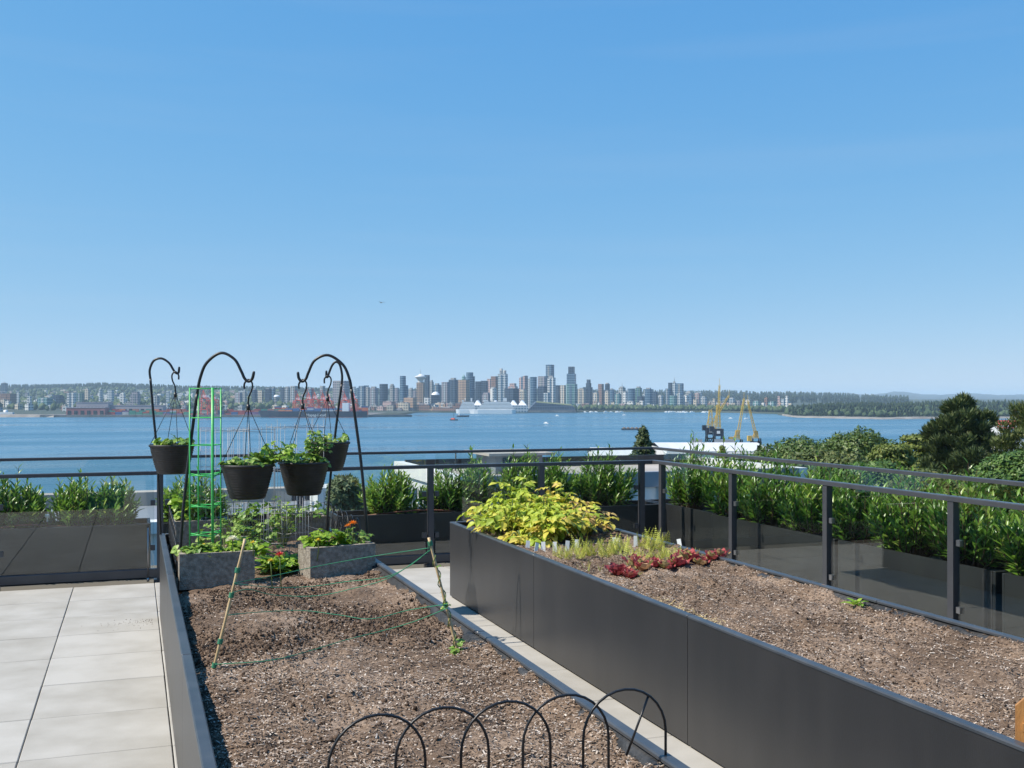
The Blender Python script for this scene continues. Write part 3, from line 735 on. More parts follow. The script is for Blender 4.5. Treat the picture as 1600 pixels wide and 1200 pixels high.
def scroll_fence(x, y0, y1, label):
    root = empty('scroll_border', (x, y0, .5), 0, label, 'border fence', 'black wire scroll borders'); n = 7; L = (y1 - y0) / n
    for k in range(n):
        mb = MB(); y = L * k
        arc = [(0, y + L * .5 - L * .62 * math.cos(a), .12 + .16 * math.sin(a)) for a in np.linspace(0, math.pi, 11)]
        mb.tube([(0, arc[0][1], -.05)] + arc + [(0, arc[-1][1], -.05)], .0028, 5)
        arc = [(0, y + L * .5 - L * .28 * math.cos(a), .10 + .09 * math.sin(a)) for a in np.linspace(-.8, math.pi + .8, 11)]
        mb.tube(arc, .0025, 5)
        mb.tube([(0, y, .07), (0, y + L, .07)], .0025, 5)
        mb.build('hoop', M['iron'], root)
scroll_fence(.222, 6.25, 7.55, 'black wire scroll border along the left rim behind the front hook pole')
scroll_fence(1.272, 6.25, 7.55, 'black wire scroll border along the right rim beside the orange flower')
def hoops():
    root = empty('hoop_edging', (.30, 2.48, .5), 0, 'black overlapping wire hoop edging across the near end of the bed', 'border fence')
    for k in range(5):
        cx = .246 + .163 * k; R0 = .118; mb = MB()
        y = .004 * (k % 2)
        arc = [(cx - R0 * math.cos(a), y, .135 + R0 * math.sin(a)) for a in np.linspace(0, math.pi, 15)]
        mb.tube([(cx - R0, y, -.08)] + arc + [(cx + R0, y, -.08)], .0036, 7)
        mb.build('hoop', M['iron'], root)
    MB().tube([(.246 + .163 * 4 + .005, .002, .08), (.246 + .163 * 4 + .068, .002, .228)], .0035, 6).build('brace', M['iron'], root)
hoops()

# ---------------------------------------------------------------- stakes and twine
def stake(b, t, label):
    b = Vector(b); t = Vector(t); root = empty('bamboo_stake', b, 0, label, 'stake', 'bamboo stakes strung with twine')
    d = t - b; pts = []; rr = []
    for i in range(13):
        u = i / 12; pts += [d * u]; rr += [.0058 - .0012 * u + (.0012 if i % 3 == 0 else 0)]
    pts[0] = pts[0] - d.normalized() * .1
    cane = MB().tube(pts, rr, 8).build('cane', M['bamboo'], root)
    return cane, b, d
s1 = stake(on_z(333, 1048, .505), P(383, 842, 3.93), 'bamboo stake at the left, leaning against the near concrete block')
s2 = stake(on_z(717, 1026, .505), P(670, 840, 4.08), 'bamboo stake at the right beside the paved gap, wound with a vine')
def wrap(root, d, u, n=5, r0=.0085):
    ax = d.normalized(); o = ax.orthogonal().normalized(); b = ax.cross(o)
    pts = [d * u + ax * (.004 * k / 6) + (o * math.cos(k * 1.05) + b * math.sin(k * 1.05)) * r0 for k in range(n * 6)]
    MB().tube(pts, .0016, 5).build('knot', M['string'], root)
for u in (.02, .20, .55, .74): wrap(s1[0], s1[2], u)
for u in (.42, .93): wrap(s2[0], s2[2], u)
def twine(pix, label):
    pts = spline([P(px, py, t) for px, py, t in pix], 8)
    o = MB().tube(pts, .0017, 5).build('garden_twine', M['string']); tag(o, label, 'string', 'green twine strung between the stakes')
twine([(366, 911, 3.88), (430, 899, 4.1), (500, 884, 4.2), (590, 868, 4.2), (672, 856, 4.08)], 'uppermost straight green twine between the two stakes')
twine([(366, 912, 3.88), (430, 918, 4.6), (490, 916, 4.75), (540, 909, 4.7), (600, 902, 4.5), (640, 884, 4.25), (673, 858, 4.08)], 'green twine sagging onto the soil, second from the top')
twine([(363, 926, 3.87), (390, 921, 4.3), (430, 930, 4.55), (495, 931, 4.6), (550, 920, 4.55), (610, 902, 4.4), (672, 860, 4.08)], 'green twine lying lowest in the upper sagging pair')
twine([(357, 961, 3.86), (400, 957, 4.3), (470, 954, 4.45), (530, 961, 4.42), (580, 967, 4.38), (640, 953, 4.4), (699, 944, 4.05)], 'wavy green twine lying across the dug soil at mid height')
twine([(336, 1038, 3.84), (420, 1032, 3.86), (480, 1018, 4.0), (540, 1000, 4.15), (600, 985, 4.25), (650, 970, 4.2), (700, 950, 4.05)], 'lowest green twine crossing the mulch towards the right stake')
# vine on the right stake
v2 = empty('bean_vine', s2[1], 0, 'thin bean vine winding up the right bamboo stake', 'plant')
ax = s2[2].normalized(); o_ = ax.orthogonal().normalized(); b_ = ax.cross(o_)
MB().tube([s2[2] * (.05 + .8 * k / 40) + (o_ * math.cos(k * .75) + b_ * math.sin(k * .75)) * .010 for k in range(41)], .0022, 5).build('stems', M['stem'], v2)
rr_ = random.Random(8)
for k in range(16):
    u = rr_.choice((.05, .08, .12, rr_.uniform(.1, .8))); s = rr_.uniform(.35, .6) if u < .15 else .28
    a = rr_.uniform(0, 6.28)
    inst('leaf', tri_me('straw_leaf'), v2, frame_m(s2[2] * u + (o_ * math.cos(a) + b_ * math.sin(a)) * .012, o_ * math.cos(a) + b_ * math.sin(a), Vector((0, -.4, 1)), (s, s, s)))
# ---------------------------------------------------------------- plants of the left bed
trefoil_plant('bedding_plant', (.32, 5.965, .64), .13, 40, .09, 'low green bedding plants filling the left core of the near block', 'plant', 'straw_leaf', 41, None, .8, (0, 0), (.8, .6))
trefoil_plant('bedding_plant', (.56, 6.0, .64), .12, 30, .09, 'leafy green plant under the cream flower', 'plant', 'bright', 42, None, .9, (0, 0), (1, .6))
trefoil_plant('bedding_plant', (1.02, 5.98, .65), .13, 60, .13, 'bright yellow green plant in the block beside the gap', 'plant', 'bright', 43, None, .9, (0, 0), (.9, .6))
trefoil_plant('bedding_plant', (1.2, 6.03, .66), .09, 26, .11, 'small green plant under the orange flower', 'plant', 'straw_leaf', 44, None, .7)
trefoil_plant('bedding_plant', (.38, 7.52, .64), .17, 40, .30, 'leafy stalks rising from the back left block', 'plant', 'bright', 45, None, 1.0, (0, 0), (.8, .5))
trefoil_plant('tomato_plant', (.74, 6.75, .52), .14, 55, .36, 'young tomato plant inside the wire cages', 'plant', 'straw_leaf', 46, None, .75)
trefoil_plant('tomato_plant', (.50, 6.6, .52), .14, 45, .30, 'young tomato plant behind the green wire tower', 'plant', 'straw_leaf', 47, None, .75)
trefoil_plant('squash_plant', (1.08, 7.45, .66), .22, 26, .14, 'trailing plant arching over the back concrete block', 'plant', 'straw_leaf', 48, None, .9, (0, 0), (1, .4))
trefoil_plant('bedding_plant', (.8, 6.15, .52), .2, 70, .09, 'low leaves covering the soil between the two near blocks', 'plant', 'bright', 49, None, .7, (0, 0), (.6, 1))
BIG = MB().add(*leaf_shape(.15, .085, .3, .35, 5, .7, .03)); BIG_ME = BIG.mesh('leaf', M['bright'])
def rosette(name, c, n, label, cat, me, s0, seed, rise=.6):
    r = random.Random(seed); root = empty(name, c, 0, label, cat)
    for k in range(n):
        a = k * 2.4 + r.uniform(-.3, .3); u = k / n; s = s0 * r.uniform(.75, 1.1) * (1 - .35 * u)
        d = Vector((math.cos(a), math.sin(a), rise * (.4 + 1.6 * u)))
        inst('leaf', me if not isinstance(me, list) else r.choice(me), root, frame_m(Vector((math.cos(a) * .01, math.sin(a) * .01, .015 * u)), d, Vector((-math.cos(a), -math.sin(a), .9)), (s, s, s)))
    return root
q = on_z(437, 893, .51)
rosette('leafy_lettuce', (q.x, q.y, .50), 26, 'bright green broad leaved plant between the two near blocks', 'plant', BIG_ME, 1.3, 3, 1.0)
q = P(410, 846, 5.85); rosette('leafy_lettuce', (q.x - .03, q.y, q.z - .06), 9, 'pale green broad leaves right of the cream flower', 'plant', BIG_ME, .8, 4, .35)
M['yellow_petal'] = leaf_mat('yellow_petal', (0.75, 0.55, 0.03), (0.82, 0.68, 0.08), .5, .25)
def flower(px, py, t, rad, matn, n, label, foot, seed):
    c = P(px, py, t); root = empty('flower', (c.x, c.y, foot), 0, label, 'flower'); r = random.Random(seed)
    hc = Vector((0, 0, c.z - foot))
    v, f = leaf_shape(rad * .95, rad * .42, .3, -.1, 3, .8); pm_ = MB().add(v, f).mesh('petal', M[matn])
    for k in range(n):
        u = (k + .5) / n; th = k * 2.39996; ph = math.acos(1 - 1.25 * u)
        d = Vector((math.sin(ph) * math.cos(th), math.sin(ph) * math.sin(th) - .25, math.cos(ph)))
        s = .55 + .5 * u
        inst('petal', pm_, root, frame_m(hc + d * rad * .12, d, Vector((0, 0, 1)) + d * .2, (s, s, s)))
    MB().tube([(0.01, 0.10 if foot > .55 else .01, 0), hc * .6 + Vector((.004, .003, 0)), hc], .0028, 5).build('stem', M['stem'], root)
flower(363, 843, 5.66, .036, 'white_petal', 60, 'round cream flower head in the near left block', .63, 1)
flower(437, 867, 5.5, .029, 'red_petal', 30, 'round red flower on the plant between the near blocks', .50, 2)
flower(551, 818, 5.9, .030, 'orange_petal', 26, 'orange flower standing at the right end of the near block', .64, 3)
flower(543, 822, 6.03, .022, 'orange_petal', 20, 'second orange flower just left of the tallest orange one', .64, 5)
flower(519, 838, 5.98, .014, 'red_petal', 16, 'small dark red flower in the block beside the gap', .64, 4)

for i_, (px_, py_, t_, w_) in enumerate(((318, 856, 5.80, 'left of the cream flower at the rim of the near block'), (395, 852, 5.74, 'right of the cream flower'), (497, 848, 5.78, 'in the block beside the gap'), (423, 880, 5.6, 'low on the broad leaved plant'))):
    flower(px_, py_ - 4, t_ - .04, .020, 'yellow_petal', 20, 'small yellow flower ' + w_, .60 if i_ < 3 else .50, 20 + i_)
flower(340, 838, 5.95, .016, 'white_petal', 20, 'small pale yellow flower left of the cream flower head', .63, 6)
trefoil_plant('tall_weed', (.62, 7.2, .52), .16, 60, .42, 'tall wispy greenery behind the green wire tower and cages', 'plant', 'straw_leaf', 51, None, .55)
trefoil_plant('tall_weed', (.93, 7.15, .52), .12, 50, .40, 'tall wispy greenery in front of the back concrete block', 'plant', 'bright', 52, None, .5)
trefoil_plant('bedding_plant', (.47, 5.94, .66), .11, 30, .07, 'yellow green leaves along the front of the near left block', 'plant', 'bright', 53, None, .6, (0, 0), (1.3, .5))
# ---------------------------------------------------------------- potato plants
POTL = MB()
for (y, sx, s) in ((0.11, 0, 1.1), (.075, 1, .9), (.075, -1, .9), (.035, 1, .7), (.035, -1, .7)):
    v, f = leaf_shape(.075 * s, .048 * s, .25, .35, 4, .75, .02)
    m = Matrix.Translation((0, y, -.25 * y * y / .1)) @ Matrix.Rotation(-1.0 * sx, 4, 'Z') @ Matrix.Rotation(-.15, 4, 'X')
    POTL.add([m @ Vector(q) for q in v], f)
POTL.tube([(0, 0, 0), (0, .06, -.008), (0, .12, -.03)], .0016, 4, False)
POT_ME = {k: POTL.mesh('leaf', M[k]) for k in ('potato', 'potato_y', 'dry')}
def potato(c, rx, ry, h, n, label, seed, mix, lean=(0, 0)):
    r = random.Random(seed); root = empty('potato_plant', c, 0, label, 'plant', 'potato plants at the far end of the long bed'); st = MB()
    for s in range(max(5, n // 7)):
        a = r.uniform(0, 6.28); q = math.sqrt(r.random())
        top = Vector((rx * q * math.cos(a) + lean[0], ry * q * math.sin(a) + lean[1], h * (1 - .45 * q * q) * r.uniform(.8, 1.05)))
        b = Vector((top.x * .3, top.y * .3, 0)); mid = b.lerp(top, .55) + Vector((0, 0, .05))
        st.tube(spline([b, mid, top], 4), [.006] * 5 + [.005, .004, .003, .002], 5, False)
        for k in range(7):
            u = .35 + .65 * (k + .5) / 7
            p = b * (1 - u) ** 2 + mid * 2 * u * (1 - u) + top * u * u
            a2 = k * 2.4 + r.uniform(-.5, .5) + a
            out = Vector((math.cos(a2), math.sin(a2), r.uniform(-.45, .3) + .3 * (u > .9)))
            mm = mix if isinstance(mix, str) else r.choices(list(mix), weights=list(mix.values()))[0]
            if u < .55 and mm == 'potato' and r.random() < .4: mm = 'potato_y'
            s_ = r.uniform(.55, .95)
            inst('leaf', POT_ME[mm], root, frame_m(p, out, Vector((r.gauss(0, .3), r.gauss(0, .3), 1)), (s_, s_, s_)))
    st.build('stems', M['stem'], root); return root
potato((2.47, 6.95, .52), .24, .28, .27, 110, 'yellow green potato plant spilling over the left rim at the corner', 1, {'potato': 6, 'potato_y': 1})
potato((2.64, 7.25, .52), .26, .25, .40, 126, 'tallest yellow green potato plant at the back', 2, {'potato': 9, 'potato_y': 1})
potato((2.68, 6.80, .52), .22, .22, .30, 98, 'yellow green potato plant in front of the tallest one', 3, {'potato': 5, 'potato_y': 1})
potato((2.93, 7.3, .52), .18, .22, .38, 84, 'yellowing potato plant right of the tallest one', 4, {'potato': 2, 'potato_y': 4})
potato((3.05, 7.0, .52), .15, .28, .27, 84, 'withered brown and yellow potato plant nearest the fence', 5, {'potato_y': 4, 'dry': 2, 'potato': 1})
potato((2.46, 7.38, .52), .2, .2, .24, 56, 'low potato plant at the back left corner of the long bed', 7, {'potato': 6, 'potato_y': 1})
potato((2.45, 6.62, .52), .10, .10, .12, 28, 'short yellow potato shoots by the white tags at the rim', 6, {'potato_y': 3, 'potato': 2}, (0, 0))

potato((2.66, 6.62, .52), .16, .14, .24, 63, 'low yellow green potato plant at the front of the group', 8, {'potato': 4, 'potato_y': 2})
potato((2.88, 6.72, .52), .14, .16, .24, 49, 'low pale yellow potato plant between the front one and the withered one', 9, {'potato': 2, 'potato_y': 3})
M['let_pale'] = leaf_mat('pale_lettuce', (0.30, 0.30, 0.08), (0.48, 0.34, 0.18), .4, .3)
# feathery rows, lettuces
FEA = MB()
for i in range(9):
    y = .018 * i; w = .03 * (1 - i / 11)
    for s in (-1, 1): FEA.add([(0, y, 0), (s * w, y + w * .7, .004 * s), (s * w * .9, y + w * .7 + .006, .006), (0, y + .006, 0)], [(0, 1, 2, 3)])
FEA.tube([(0, 0, 0), (0, .09, .004), (0, .175, 0)], .0014, 4, False); FEA_ME = FEA.mesh('frond', M['feather'])
def feathery(x, y, n, h, label, seed):
    r = random.Random(seed); root = empty('feathery_plant', (x, y, hR(x, y)), 0, label, 'plant', 'feathery yellow green seedlings in the long bed')
    for k in range(n):
        a = r.uniform(0, 6.28); s = h / .175 * r.uniform(.7, 1.15)
        inst('frond', FEA_ME, root, frame_m((r.uniform(-.08, .08), r.uniform(-.10, .10), 0), Vector((math.cos(a) * .55, math.sin(a) * .55, 1)), Vector((math.cos(a), math.sin(a), .3)), (s, s, s)))
FP = [(2.52, 5.98, .13, 'feathery clump behind the middle white tags'), (2.66, 6.05, .16, 'feathery clump below the yellowed potato leaves'), (2.80, 6.0, .17, 'tall feathery clump left of the red lettuces'), (2.93, 6.15, .16, 'feathery clump in front of the withered potato plant'),
      (2.80, 5.65, .12, 'low feathery clump behind the first red lettuce'), (3.02, 5.75, .13, 'feathery clump behind the middle of the red lettuces'), (3.14, 6.1, .18, 'tall feathery clump by the fence-side rim'), (3.15, 5.75, .11, 'small feathery clump at the fence-side rim near the lone white tag'), (2.44, 5.55, .07, 'tiny yellow seedling tuft in front of the row of tags')]
for i, (x, y, h, lb) in enumerate(FP): feathery(x, y, 30 if h > .1 else 9, h * .72, lb, 60 + i)
v, f = leaf_shape(.085, .07, .35, -.25, 5, .6, .09); LET_ME = [MB().add(v, f).mesh('leaf', M['red_let'])]; LET_ME = LET_ME * 5 + [MB().add(v, f).mesh('leaf', M['let_pale'])]
for i, (px, py) in enumerate([(966, 893), (985, 896), (1004, 889), (1022, 885), (1040, 886), (1058, 884), (1076, 880), (1094, 882), (1112, 880), (1126, 878), (992, 884), (1066, 876)]):
    q = on_z(px, py, .53)
    ordn = ('first', 'second', 'third', 'fourth', 'fifth', 'sixth', 'seventh', 'eighth', 'ninth', 'last')
    lb = f'dark red leaf lettuce, {ordn[i]} from the left in the front row' if i < 10 else ('dark red leaf lettuce tucked behind the second of the row' if i == 10 else 'dark red leaf lettuce tucked behind the sixth of the row')
    o = rosette('red_lettuce', (q.x, q.y, hR(q.x, q.y) - .004), 13, lb, 'lettuce', LET_ME, random.Random(i).uniform(.7, 1.15), 20 + i, .75); o['group'] = 'red lettuces in the long bed'
# white plant tags
TAG = MB().box(-.013, .013, -.001, .001, -.03, .062).mesh('plant_tag', M['tagw'])
tags = [(739, 831, .0, .62), (824, 860, .2, 1), (837, 863, .5, 1), (849, 862, 0, 1), (867, 862, 0, 1), (886, 860, .2, 1), (901, 858, .1, 1), (960, 853, 0, .9), (966, 854, 0, .9), (993, 852, .1, 1), (1063, 857, -.3, 1), (762, 826, .1, .7)]
ordt = ('standing alone at the left corner of the long bed', 'first in the row along the rim', 'second in the row along the rim, tilted', 'third in the row along the rim', 'fourth in the row along the rim', 'fifth in the row along the rim', 'last in the row along the rim', 'left of the close pair among the feathery plants', 'right of the close pair among the feathery plants', 'behind the red lettuces', 'leaning alone by the fence-side rim', 'half hidden under the potato leaves')
for (px, py, tl, s), w in zip(tags, ordt):
    q = on_z(px, py, .535)
    o = inst('plant_tag', TAG); o.location = (q.x, q.y, .535); o.rotation_euler = (-.2, tl * .7, -.3 + tl); o.scale = (s, s, s)
    tag(o, 'white plastic plant tag ' + w, 'plant tag', 'white plant tags in the long bed')
# straw wisps, weed, picket
q = on_z(1052, 945, .53); r = random.Random(4); ms = []
for k in range(260):
    x = q.x + r.gauss(0, .035); y = q.y + r.gauss(0, .20)
    if x < 2.285: x = 2.285 + r.random() * .03
    ms.append(np.array(Matrix.Translation((x, y, hR(x, y) + .006 + r.uniform(0, .006))) @ Euler((r.gauss(0, .3), r.gauss(0, .2), r.uniform(0, 6.3))).to_matrix().to_4x4() @ Matrix.Diagonal((.0028, r.uniform(.02, .05), .01, 1))))
tag(inst('straw', scatter_mesh('straw', chip_v, chip_f, ms, M['straw'])), 'small patch of pale straw on the soil by the rim', 'straw', kind='stuff')
q = on_z(1338, 945, .54)
rosette('weed', (q.x, q.y, .535), 9, 'small green weed against the liner by the fence side', 'weed', BIG_ME, .45, 9, .7)
q = on_z(1600, 1180, .52)
pk = empty('wooden_picket', (q.x, q.y, .5), R(-42), 'pointed orange brown wooden picket cut off at the right edge', 'picket')
MB().add([(-.022, -.008, -.05), (.022, -.008, -.05), (.022, -.008, .155), (0, -.008, .178), (-.022, -.008, .155), (-.022, .008, -.05), (.022, .008, -.05), (.022, .008, .155), (0, .008, .178), (-.022, .008, .155)],
         [(0, 1, 2, 3, 4), (9, 8, 7, 6, 5), (0, 5, 6, 1), (1, 6, 7, 2), (2, 7, 8, 3), (3, 8, 9, 4), (4, 9, 5, 0)]).build('board', M['cedar'], pk)
MB().box(-.005, .16, -.02, -.0085, .09, .112).build('cross_rail', M['cedar'], pk)
# ---------------------------------------------------------------- water and land
SEA = -35.5
def sea_mat():
    m, nt, N, L, b = nodes('sea_water')
    b.inputs['Base Color'].default_value = (0.055, 0.145, 0.215, 1); b.inputs['Roughness'].default_value = 0.22; b.inputs['IOR'].default_value = 1.333
    tc = N.new('ShaderNodeTexCoord'); prev = None
    mp = N.new('ShaderNodeMapping'); mp.inputs['Rotation'].default_value = (0, 0, R(25)); mp.inputs['Scale'].default_value = (0.45, 1, 1); L.new(tc.outputs['Object'], mp.inputs[0])
    for sc, st, ds in ((0.35, .9, 1.2), (0.03, .7, 6.0)):
        nz = N.new('ShaderNodeTexNoise'); nz.inputs['Scale'].default_value = sc; nz.inputs['Detail'].default_value = 4; L.new(mp.outputs[0], nz.inputs['Vector'])
        bp = N.new('ShaderNodeBump'); bp.inputs['Strength'].default_value = st; bp.inputs['Distance'].default_value = ds
        L.new(nz.outputs[0], bp.inputs['Height'])
        if prev: L.new(prev, bp.inputs['Normal'])
        prev = bp.outputs[0]
    L.new(prev, b.inputs['Normal'])
    # patches of smoother and rougher water
    mp2 = N.new('ShaderNodeMapping'); mp2.inputs['Rotation'].default_value = (0, 0, R(-TH * 57.3)); mp2.inputs['Scale'].default_value = (.0012, .006, 1); L.new(tc.outputs['Object'], mp2.inputs[0])
    nz = N.new('ShaderNodeTexNoise'); nz.inputs['Scale'].default_value = 1.6; nz.inputs['Detail'].default_value = 5; L.new(mp2.outputs[0], nz.inputs['Vector'])
    rr = N.new('ShaderNodeMapRange'); rr.inputs[1].default_value = .35; rr.inputs[2].default_value = .65; rr.inputs[3].default_value = .09; rr.inputs[4].default_value = .42
    L.new(nz.outputs[0], rr.inputs[0]); L.new(rr.outputs[0], b.inputs['Roughness'])
    return m
M['sea'] = sea_mat()
sea = MB().add([(-19000, -9000, SEA), (19000, -9000, SEA), (19000, 19000, SEA), (-19000, 19000, SEA)], [(0, 1, 2, 3)]).build('sea', M['sea']); tag(sea, kind='structure')
M['land'] = mat('near_land', (0.05, 0.07, 0.03), 0.95, 0, (0.11, 0.10, 0.07), .05, 5)
M['far_land'] = mat('far_land', (0.025, 0.042, 0.022), 0.95, 0, (0.05, 0.06, 0.045), .012, 6)
M['shore_rock'] = mat('shore_rock', (0.17, 0.15, 0.13), 0.95, 0, (0.27, 0.245, 0.21), .05, 5)
M['mountain'] = mat('mountain', (0.022, 0.032, 0.03), 0.95, 0, (0.035, 0.045, 0.045), .001, 5)
M['conifer'] = leaf_mat('far_conifer', (0.022, 0.045, 0.016), (0.045, 0.075, 0.022), .8, .05, (0.07, 0.10, 0.03))
M['broad'] = leaf_mat('far_broadleaf', (0.028, 0.055, 0.018), (0.05, 0.085, 0.024), .8, .05, (0.075, 0.11, 0.032))
def lerp_tab(tab, x):
    for (a, fa), (b, fb) in zip(tab[:-1], tab[1:]):
        if x <= b: return fa + (fb - fa) * max(0, min(1, (x - a) / (b - a)))
    return tab[-1][1]
# near shore: slopes from the foot of the building down to the water
near_t = [(-900, 250), (600, 260), (800, 420), (930, 560), (1240, 640), (1260, 430), (1700, 330), (3200, 320)]
vs = []; fs = []; cols = list(range(-1400, 3300, 60)); rows = 14
for px in cols:
    tm = lerp_tab(near_t, px)
    for j in range(rows + 1):
        u = j / rows; t = 6 + (tm - 6) * u
        p = P(px, HOR, t); z = -15.5 - 18.5 * min(1, u * 1.5) ** .9 if j < rows else SEA - 1.5
        vs.append((p.x, p.y, z))
for i in range(len(cols) - 1):
    for j in range(rows): a = i * (rows + 1) + j; fs.append((a, a + rows + 1, a + rows + 2, a + 1))
tag(MB().add(vs, fs, True).build('terrain', M['land']), kind='structure')
# far shore: waterfront apron, slope and ridge
shore_t = [(-1400, 2000), (70, 1985), (80, 1975), (575, 1975), (580, 2120), (640, 2150), (650, 2560), (900, 2560), (905, 2680), (1100, 2650), (1240, 2300), (1300, 2350), (3200, 2600)]
ridge_y = [(-1400, 604), (0, 607), (60, 606), (100, 606), (160, 603.5), (220, 605.5), (300, 608.5), (400, 609), (520, 612), (1000, 614), (1090, 616), (1130, 615), (1200, 617), (1260, 617), (1320, 620), (1400, 623), (3200, 622)]
def ground_z(px, t):
    ts = lerp_tab(shore_t, px); rt = 6200
    zr = P(px, lerp_tab(ridge_y, px) + 1.0, rt).z
    flat = ts + (350 if px < 560 else 900)
    if t <= ts: return SEA - 2
    if t < flat: return -31.5
    u = min(1, (t - flat) / (rt - flat)); return -31.5 + (zr + 31.5) * (u * u * (3 - 2 * u) * .6 + u * .4)
vs = []; fs = []; cols = list(range(-1400, 2400, 25)); tt = [0, 1, 60, 350, 600, 900, 1300, 1800, 2400, 3000, 3600, 4200]
for px in cols:
    ts = lerp_tab(shore_t, px)
    for j, d in enumerate(tt):
        t = ts + d if j < 4 else 6200 - (6200 - ts - 350) * (1 - (j - 3) / (len(tt) - 5)) if j < len(tt) - 1 else 7200
        t = min(t, 7200)
        p = P(px, HOR, t); z = ground_z(px, t) if j else SEA - 2
        if j == 1: z = -32.6
        if j == len(tt) - 1: z = P(px, lerp_tab(ridge_y, px) + 6, t).z
        vs.append((p.x, p.y, z))
K = len(tt)
for i in range(len(cols) - 1):
    for j in range(K - 1): a = i * K + j; fs.append((a, a + K, a + K + 1, a + 1))
tag(MB().add(vs, fs, True).build('hillside', M['far_land']), kind='structure')
# shoreline rock strip
vs = []; fs = []
for i, px in enumerate(range(-600, 96, 12)):
    t = lerp_tab(shore_t, px) - 14; rr = random.Random(px).uniform(-.6, .6)
    a = P(px, HOR, t); b = P(px, HOR, t + 12); c = P(px, HOR, t + 60)
    vs += [(a.x, a.y, SEA - 1), (b.x, b.y, -31.8 + rr), (c.x, c.y, -30.8 + rr)]
    if i: q = 3 * i; fs += [(q - 3, q, q + 1, q - 2), (q - 2, q + 1, q + 2, q - 1)]
tag(MB().add(vs, fs).build('shore_bank', M['shore_rock']), kind='structure')
# wooded peninsula on the right
pen_t = 1850
pen_top = [(1215, 639), (1245, 634), (1280, 628), (1330, 626), (1400, 625), (1450, 624), (1520, 622.5), (1600, 622), (2400, 620)]
pen_sh = [(1215, 2250), (1240, 1960), (1300, 1880), (1380, 1800), (1460, 1850), (1600, 1870), (2400, 1900)]
def pen_z(px, t):
    ts = lerp_tab(pen_sh, px); u = max(0, min(1, (t - ts - 40) / 500))
    return -32.5 + u * (P(px, lerp_tab(pen_top, px), ts + 540).z + 32.5 - 26)
vs = []; fs = []; cols = list(range(1215, 2400, 15)); dd = [0, 12, 40, 150, 300, 540, 800]
for px in cols:
    for d in dd:
        t = lerp_tab(pen_sh, px) + d; p = P(px, HOR, t)
        vs.append((p.x, p.y, SEA - 1 if d == 0 else (-33.6 if d == 12 else pen_z(px, t))))
K = len(dd)
for i in range(len(cols) - 1):
    for j in range(K - 1): a = i * K + j; fs.append((a, a + K, a + K + 1, a + 1))
tag(MB().add(vs, fs, True).build('peninsula', M['far_land']), kind='structure')
vs = []; fs = []
for i, px in enumerate(range(1222, 2400, 12)):
    t = lerp_tab(pen_sh, px) - 16; rr = random.Random(px).uniform(-.4, .5)
    a = P(px, HOR, t); b = P(px, HOR, t + 10); c = P(px, HOR, t + 34)
    vs += [(a.x, a.y, SEA - .6), (b.x, b.y, -33.4 + rr), (c.x, c.y, -32.6 + rr)]
    if i: q = 3 * i; fs += [(q - 3, q, q + 1, q - 2), (q - 2, q + 1, q + 2, q - 1)]
tag(MB().add(vs, fs).build('beach', M['shore_rock']), kind='structure')
# mountains beyond
prof = [(600, 618), (1000, 616), (1050, 612), (1080, 609.5), (1105, 611.5), (1140, 613), (1200, 615), (1250, 612.5), (1275, 614), (1300, 613), (1330, 614), (1355, 617.5), (1375, 615), (1398, 611.5), (1412, 612), (1440, 616), (1470, 616.5), (1520, 614.5), (1560, 617), (1700, 614), (2400, 617)]
vs = []; fs = []
for i, px in enumerate(range(600, 1900, 6)):
    rr = random.Random(px).uniform(-.35, .35)
    for j, (t, f) in enumerate(((9000, 0), (11500, .55), (14500, 1.0), (17000, .2))):
        top = P(px, lerp_tab(prof, px) + rr, 14500).z
        p = P(px, HOR, t); vs.append((p.x, p.y, SEA - 1 + (top - SEA) * f + (rr * 30 if j == 1 else 0)))
    if i:
        for j in range(3): q = 4 * i + j; fs.append((q - 4, q, q + 1, q - 3))
tag(MB().add(vs, fs, True).build('mountains', M['mountain']), kind='structure')

# forests on the far shores, each one mass
def cone_v(n=6):
    v = []; f = []
    for z, r in ((.05, .30), (.35, .26), (.38, .32), (.72, .16), (.74, .20), (1.0, .0)):
        v += [(r * math.cos(6.283 * k / n + z * 9), r * math.sin(6.283 * k / n + z * 9), z) for k in range(n)]
    for i in range(5):
        for k in range(n): f.append((i * n + k, i * n + (k + 1) % n, (i + 1) * n + (k + 1) % n, (i + 1) * n + k))
    return v, f
def blob_v():
    v = []; f = []; n = 6
    for i, (z, r) in enumerate(((.05, .18), (.3, .42), (.6, .46), (.85, .28), (1.0, .03))):
        for k in range(n):
            rr = r * (1 + .25 * math.sin(k * 2.7 + i * 1.9)); v.append((rr * math.cos(6.283 * k / n + i), rr * math.sin(6.283 * k / n + i), z + .05 * math.sin(k * 3.1 + i)))
    for i in range(4):
        for k in range(n): f.append((i * n + k, i * n + (k + 1) % n, (i + 1) * n + (k + 1) % n, (i + 1) * n + k))
    return v, f
def wood(n, gen, shape, m, label, seed, parent=None):
    r = random.Random(seed); ms = []
    for k in range(n):
        px, t, z, h, w = gen(r); p = P(px, HOR, t)
        ms.append(np.array(Matrix.Translation((p.x, p.y, z)) @ Matrix.Rotation(r.uniform(0, 6), 4, 'Z') @ Matrix.Diagonal((w, w, h, 1))))
    o = inst('forest', scatter_mesh('forest', *shape, ms, m)); tag(o, label, 'forest', kind='stuff')
def g_pen(r):
    px = 1232 + (2100 - 1232) * r.random() ** 1.15; ts = lerp_tab(pen_sh, px); t = ts + 35 + 560 * r.random()
    hh = r.uniform(15, 27) * (1.0 if t > ts + 120 else .75); return px, t, pen_z(px, t) - 1, hh, hh * r.uniform(.36, .55)
